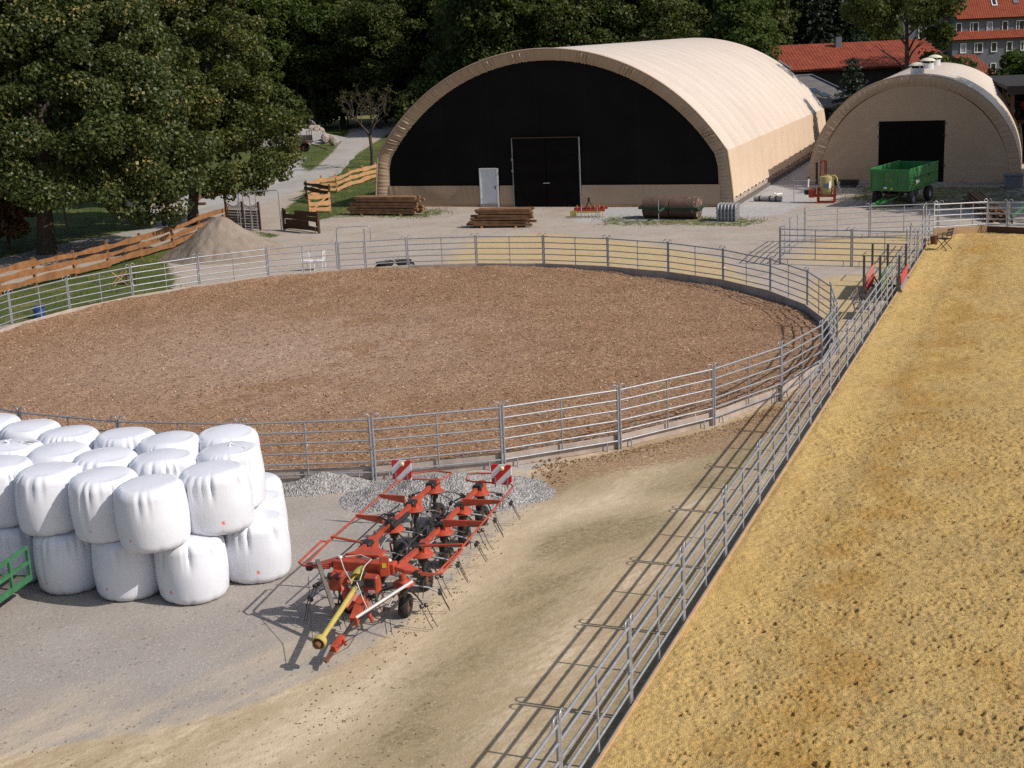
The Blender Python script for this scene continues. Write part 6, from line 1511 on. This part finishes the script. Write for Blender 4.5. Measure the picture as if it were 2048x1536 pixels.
m = trunk_mb(7.5, .42, .5, 9, 2, .42, 3.6); m.tube([(.0, 0, 2.6), (.9, -.2, 3.9), (2.2, -.5, 5.2), (3.6, -.8, 6.6)], [.26, .24, .18, .08], 10)
tree('huge broad maple nearest the camera, thick forked trunk beside the orange fence', A0_, ca, m.build('trunk_source', MAT['bark_tree'], None, 60).data, 0, name='maple_tree')
bpy.data.objects.remove(bpy.data.objects['trunk_source'])
B0_ = g(388, 449); cl = clumps(190, (3.9, 4.2, 7.4), .9, 8, .66, -.6, .16); cl[:, :3] += np.array([.6, .4, 8.0])
low = np.array([(5.6, -.5, 5.8, 1.2), (6.0, 0, 4.6, 1.1), (5.2, -1, 3.6, 1.1), (4.3, -1.2, 2.9, 1.0), (3.2, -1.6, 3.0, 1.0), (6.2, .2, 3.6, .9), (2.6, -1.5, 2.4, .8), (4.9, -1.0, 2.5, .7), (3.9, -1.3, 2.0, .6), (2.9, -1.4, 1.7, .5), (1.6, -1.8, 2.9, .9), (5.9, -.3, 2.7, .6), (1.9, -1.6, 2.0, .6), (6.6, 0, 5.4, .8), (4.6, -1.1, 1.9, .45)])
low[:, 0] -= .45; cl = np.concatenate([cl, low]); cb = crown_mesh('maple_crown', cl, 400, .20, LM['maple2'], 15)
def mesh_of(m): o = m.build('trunk_source', MAT['bark_tree'], None, 60); d = o.data; bpy.data.objects.remove(o); d.name = 'trunk'; return d
tree('second big maple, its low twigs hanging over the farm road beside the arched gate', B0_, cb, mesh_of(trunk_mb(8, .3, 1.2, 8, 6, .4, 3.0)), 0, name='maple_tree')
cl = clumps(130, (4.6, 4.2, 6.2), 1.1, 18, .66, -.8, .2); cl[:, :3] += np.array([0, 0, 9.6]); cc_ = crown_mesh('maple_crown', cl, 330, .30, LM['maple'], 25)
tree('third maple, its top showing between and behind the two big front maples', aty(330, 330, 93)*1.0 - Vector((0, 0, aty(330, 330, 93).z)), cc_, mesh_of(trunk_mb(8, .3, .2, 7, 9, .4, 3)), 0, name='maple_tree')
cl = clumps(26, (1.9, 1.6, 1.5), .6, 28, .4, -.9); cl[:, :3] += np.array([0, 0, 2.0]); q = g(18, 498)
tree('low copper-leaved tree at the left picture edge under the huge maple', q, crown_mesh('copper_crown', cl, 260, .19, LM['copper'], 35), mesh_of(trunk_mb(2, .09, .1, 6, 4, .3, 1.2)), 0, name='copper_tree')
# shared kinds for the woods
KIND = []
for i, (rad, zc, rc, n, mk) in enumerate((((4.6, 4.4, 6.2), 9.2, 1.5, 62, 'dark'), ((3.8, 3.8, 6.8), 10.2, 1.35, 56, 'green'), ((5.2, 5.0, 5.8), 8.6, 1.7, 58, 'dark'), ((3.6, 3.4, 5.6), 8.2, 1.25, 50, 'olive'), ((4.2, 4.0, 7.0), 10.6, 1.5, 60, 'olive'))):
    cl = clumps(int(n*1.9), rad, rc*.85, 60+i, .55, -.97, .32); cl[:, :3] += np.array([0, 0, zc])
    KIND.append((crown_mesh('crown', cl, 170, .38, LM[mk], 70+i), mesh_of(trunk_mb(zc*1.1, .26, .3*(-1)**i, 8, 80+i, .25, 3.2))))
bush = []
for i, mk in enumerate(('dark', 'green', 'brown')):
    cl = clumps(26, (2.0, 1.9, 1.7), .8, 90+i, .3, -.4, .4); cl[:, :3] += np.array([0, 0, 1.5]); bush.append((crown_mesh('bush_crown', cl, 170, .28, LM[mk], 95+i), mesh_of(trunk_mb(1.6, .06, .1, 6, 98+i, .2, 1.2))))
def at(px, Y): q = aty(px, 300, Y); return Vector((q.x, Y, 0))
r = random.Random(5)
SH = ['dark green', 'bright green', 'dense dark', 'olive green', 'tall olive']
def wood(pxs, Ys, lab, group, kinds, smin=.95, smax=1.25):
    for i, px in enumerate(pxs):
        k_ = kinds[i % len(kinds)]; s = r.uniform(smin, smax); t = tree(lab(i, SH[k_]), at(px, Ys[i % len(Ys)]+r.uniform(-2, 2)), KIND[k_][0], KIND[k_][1], r.uniform(0, 6), scale=(s*r.uniform(.9, 1.1), s*r.uniform(.9, 1.1), s), group=group)
wood([468, 520, 578, 632, 690, 762, 808, 850], [172, 166, 176, 170], lambda i, s: f"{s} tree in the front row beyond the road bend, {ORD[i]} from the maples", 'wood beyond the road bend', [3, 1, 4, 1, 3, 0, 4, 0])
wood([440, 560, 622, 668, 788, 838], [196, 204], lambda i, s: f"{s} tree in the second row beyond the road bend, {ORD[i]} from the maples", 'wood beyond the road bend', [0, 2, 4, 0], 1.0, 1.2)
wood([965, 1000, 1020, 1045, 1100, 1160, 1215, 1275, 1330, 1385, 1440, 1492], [158, 152, 148], lambda i, s: f"{s} tree behind the large hall roof, {ORD[i]} from the road", 'trees behind the large hall', [0, 2, 0, 3, 1, 2, 0, 1, 2, 0, 1, 0], 1.0, 1.25)
wood([880, 975, 1035, 1110, 1180, 1250, 1320, 1400, 1470, 1560], [178, 172], lambda i, s: f"{s} tree in the farther row behind the large hall, {ORD[i]} from the road", 'trees behind the large hall', [2, 0, 2, 0, 4], 1.1, 1.35)
wood([1488], [127], lambda i, s: "bushy green tree rising at the far right shoulder of the large hall roof", 'trees behind the large hall', [1], .82, .83)
wood([1605, 1665, 1728], [158, 165, 160], lambda i, s: f"{s} tree behind the red barn roof, {ORD[i]} from the large hall", 'trees behind the barn', [2, 4, 0], 1.05, 1.25)
wood([-60, 20, 110, 200, 290, 372], [128, 135, 124], lambda i, s: f"{s} tree backing the meadow behind the maples, {ORD[i]} from the picture edge", 'trees behind the maples', [2, 0, 4, 0], 1.0, 1.25)
wood([-150, -40, 60, 150, 250, 340, 410], [158, 165], lambda i, s: f"{s} tree in the far wood behind the meadow, {ORD[i]} from the picture edge", 'trees behind the maples', [0, 2, 0, 4], 1.1, 1.3)
wood([1955, 2040, 2120, 2200], [236, 240], lambda i, s: f"{s} tree behind the slate house, {ORD[i]} from the house gable", 'trees behind the house', [2, 0], 1.1, 1.3)
for i, (px, Y, k_, s, lb) in enumerate(((775, 176, 2, 3.1, 'brownish rounded bush-like tree beside the large hall, behind the bare tree'), (560, 158, 0, 1.6, 'dark bush under the wood beyond the road bend, left of the boulders'), (620, 172, 1, 1.5, 'green bush under the wood straight behind the boulders'), (700, 170, 0, 1.7, 'dark bush under the wood at the road bend'), (862, 150, 0, 1.7, 'dark bush against the left shoulder of the large hall'), (1893, 124, 0, 1.75, 'dark bush in front of the slate house, beside the roof ventilators'), (2035, 150, 1, 1.55, 'green hedge bush under the slate house windows'), (2003, 158, 1, .75, 'small green bush below the slate house, beside the porch roof'), (2085, 148, 1, 1.6, 'green bush under the slate house, cut by the picture edge'), (500, 165, 1, 1.6, 'green bush beneath the wood just right of the second maple'), (800, 170, 1, 1.4, 'green bush behind the bare tree beside the road'), (420, 150, 0, 2.0, 'dark bush behind the second maple, at the back of the gravel'), (250, 112, 0, 1.5, 'dark bush in the shaded meadow between the two maple trunks'))):
    z = 0; tree(lb, at(px, Y), bush[k_][0], bush[k_][1], i*1.3, 'bush', (s, s, s*1.05), 'bush')
# tall trunk with an open crown before the barn
cl = np.concatenate([clumps(30, (3.7, 3.6, 2.4), 1.1, 120, .3, -1, .4)+np.array([-1.0, 0, 11.7, 0]), clumps(9, (1.8, 1.6, .8), .7, 121, .3)+np.array([-2.6, 0, 9.6, 0]), clumps(8, (1.1, 1, .9), .7, 122, .3)+np.array([2.0, 0, 6.0, 0]), clumps(9, (1.2, 1, 1.0), .7, 124, .3)+np.array([2.6, 0, 8.3, 0])])
tree('dark open-crowned tree with bare straight trunk before the red barn roof', at(1812, 112), crown_mesh('ash_crown', cl, 210, .27, LM['dark'], 125), mesh_of(trunk_mb(11, .24, -.2, 9, 126, .45, 3.0)), 0, name='ash_tree')
def overhang():
    cl = clumps(6, (1.6, 1.2, .5), .5, 130, .3)+np.array([0, 0, 13.2, 0]); tree('tree at the right whose lowest twigs dip into the picture before the red roof', at(2075, 120), crown_mesh('crown', np.concatenate([cl, clumps(40, (4, 4, 3.0), 1.3, 131, .4)+np.array([1, 0, 17.6, 0])]), 200, .28, LM['dark'], 132), mesh_of(trunk_mb(15, .22, 1.5, 6, 133, .75, 2.5)), 0)
overhang()
# tall trees just outside the picture on the right; their shade lies over the small hall's front
for i, (x, y, k_, s) in enumerate(((41.5, 67.0, 0, 1.2), (45.5, 70.5, 2, 1.45), (43.5, 76.5, 0, 1.35), (50, 74.5, 2, 1.7))):
    tree(f"tall dark tree outside the picture to the right, {ORD[i]} of four shading the small hall", (x, y, 0), KIND[k_][0], KIND[k_][1], i*1.7, scale=(s, s, s), group='trees beside the small hall')
# conifers
def spruce(h, rb, seed, nt_=15):
    r_ = np.random.default_rng(seed); cl = []; bm = MB()
    bm.tube([(0, 0, 0), (0, 0, h*.97)], [.14, .02], 8)
    for i in range(nt_):
        z = h*(.06+.9*i/nt_); rr = rb*(1-(z/h))**.85+.12; nb_ = max(5, int(11*rr/rb)+3)
        for j in range(nb_):
            a = 2*PI*j/nb_+i*1.1+r_.uniform(-.2, .2); l = rr*r_.uniform(.75, 1.12)
            bm.tube([(0, 0, z), (l*.5*math.cos(a), l*.5*math.sin(a), z-.06*l), (l*math.cos(a), l*math.sin(a), z-.16*l)], [.025, .018, .006], 4, cap=False)
            for q in np.linspace(.3, 1, max(3, int(l*3.2))): cl.append((l*q*math.cos(a), l*q*math.sin(a), z-.16*l*q*q, .12+.16*(1-q*.4)))
    return np.array(cl), bm
cl, bm = spruce(7.6, 2.3, 140); tree('dark blue-green spruce standing before the red barn roof between the halls', at(1702, 106), crown_mesh('spruce_crown', cl, 26, .19, LM['needle'], 141, False, up=.1, shell=.1), mesh_of(bm), 0, name='spruce_tree')
cl, bm = spruce(17, 3.6, 142, 22); cm, tm = crown_mesh('spruce_crown', cl, 15, .34, LM['needle'], 143, False, up=.1, shell=.1), mesh_of(bm)
for i, (px, Y, s) in enumerate(((1632, 148, 1.0), (1690, 152, 1.1), (1590, 150, .95))): tree(f"tall dark spruce behind the red barn ridge, {ORD[(1,2,0)[i]]} counting from the large hall", at(px, Y), cm, tm, i*2, scale=(s, s, s), name='spruce_tree', group='spruces behind the barn')
# young bare-branched tree beside the hall
def bare():
    r = random.Random(15); m = MB(); tips = []
    m.tube([(0, 0, -.1), (.05, 0, 1.2), (-.05, 0, 2.6)], [.17, .14, .12], 10)
    def grow(p, d, l, rr, lv):
        d = d.normalized(); mid = p+d*l*.55+Vector((r.uniform(-.1, .1), r.uniform(-.1, .1), .05))*l; e = p+d*l; m.tube([p, mid, e], [rr, rr*.75, rr*.45], 6 if lv < 2 else 4, cap=False); tips.append(e)
        if lv < 4:
            for q in range(3 if lv < 3 else 2):
                nd = d+Vector((r.uniform(-.8, .8), r.uniform(-.8, .8), r.uniform(-.15, .55))); grow(e if q else mid, nd, l*r.uniform(.55, .8), rr*.5, lv+1)
    for a in (0.2, 1.5, 2.8, 4.0, 5.2): grow(Vector((-.05, 0, 2.4+r.uniform(0, .3))), Vector((math.cos(a), math.sin(a), 1.0)), 1.9, .085, 1)
    cl = np.array([(*e, .32) for e in tips[::2]]); cl = cl[cl[:, 2] > 4.0]
    tree('small sparse tree with crooked bare branches at the left end of the large hall', g(745, 335), crown_mesh('sparse_crown', cl, 10, .17, LM['brown'], 151, False, shell=.1), mesh_of(m), 0, name='bare_tree')
bare()
# ------------------------------------------------------------------ grass and weeds
def blades(n, polys, hmin, hmax, seed, mat, name, thin=None):
    r_ = np.random.default_rng(seed); pts = []
    for p in polys:
        lo, hi = p.min(0), p.max(0); a = (hi-lo).prod(); q = lo+r_.random((int(n*a), 2))*(hi-lo); pts.append(q[(sdf(q, p)+r_.normal(0, .35, len(q))) > 0])
    P = np.concatenate(pts); P = P[(vnoise(P, .9, 55)*.6+vnoise(P, 3, 56)*.4) > .36]; N = len(P); a = r_.random(N)*2*PI; h = r_.uniform(hmin, hmax, N); w_ = h*.10+.006; ln = r_.normal(0, .35, (N, 2))*h[:, None]
    b = np.stack([P[:, 0], P[:, 1], np.full(N, -.01)], 1); t = np.stack([np.cos(a), np.sin(a), 0*a], 1)*w_[:, None]; tip = b+np.stack([ln[:, 0], ln[:, 1], h], 1)
    V = np.stack([b-t, b+t, tip], 1).reshape(-1, 3)
    o = obj(name, np_mesh(name, V, np.arange(3*N).reshape(N, 3), mat, False, None, {'tint': r_.random(N)})); return o
GM = leaf_mat('grass_blades', (.045, .085, .018), (.085, .13, .03), (.22, .19, .07), .3, .2)
near = [GRASS[0], GRASS[1], GRASS[4], GRASS[5]]
clip = np.array([(-26., 50), (20, 50), (32, 90), (-8, 104), (-26, 75)])
tag(blades(34, [GRASS[0], GRASS[1]], .03, .15, 3, GM, 'grass'), 'short green grass around the pen and beside the pale fence', 'grass', kind='stuff')
tag(blades(16, [GRASS[4], GRASS[5], GRASS[6], GRASS[3]], .04, .18, 4, GM, 'weeds'), 'sparse weeds and tufts along the foot of the halls', 'weeds', kind='stuff')
tag(blades(7, [GRASS[2]], .08, .3, 6, GM, 'meadow_grass'), 'meadow grass in the shade of the maples', 'grass', kind='stuff')
# straw bits and small stones trodden over the paving
def bits():
    m = MB(); r = random.Random(31)
    for _ in range(420):
        q = g(r.uniform(-60, 900), 1180+360*r.random()**.8); l = r.uniform(.015, .06); a = r.uniform(0, 6.3)
        m.tube([(q.x, q.y, .016), (q.x+l*math.cos(a), q.y+l*math.sin(a), .02)], r.uniform(.002, .005), 4)
    tag(m.build('straw_bits', MAT['clod2']), 'dry straw bits trodden over the paving at the front', 'straw', kind='stuff')
bits()
# ------------------------------------------------------------------ hills
P, F = gridmesh(np.linspace(-2600, 2600, 90), np.linspace(900, 3600, 40)); z = np.clip((P[:, 1]-900)/1500, 0, 1)**1.2*(60+95*vnoise(P, .0011, 41)+30*vnoise(P, .004, 42))-4
k = NT('far_hills'); p = k.pos(); c = k.mix(k.mapr(k.noise(p, .006, 6, .65), .4, .6), (.028, .05, .028), (.06, .085, .04))
tag(obj('hills', np_mesh('hills', np.c_[P, z], F, k.fin(c, 1, 0, None, 0))), kind='structure')
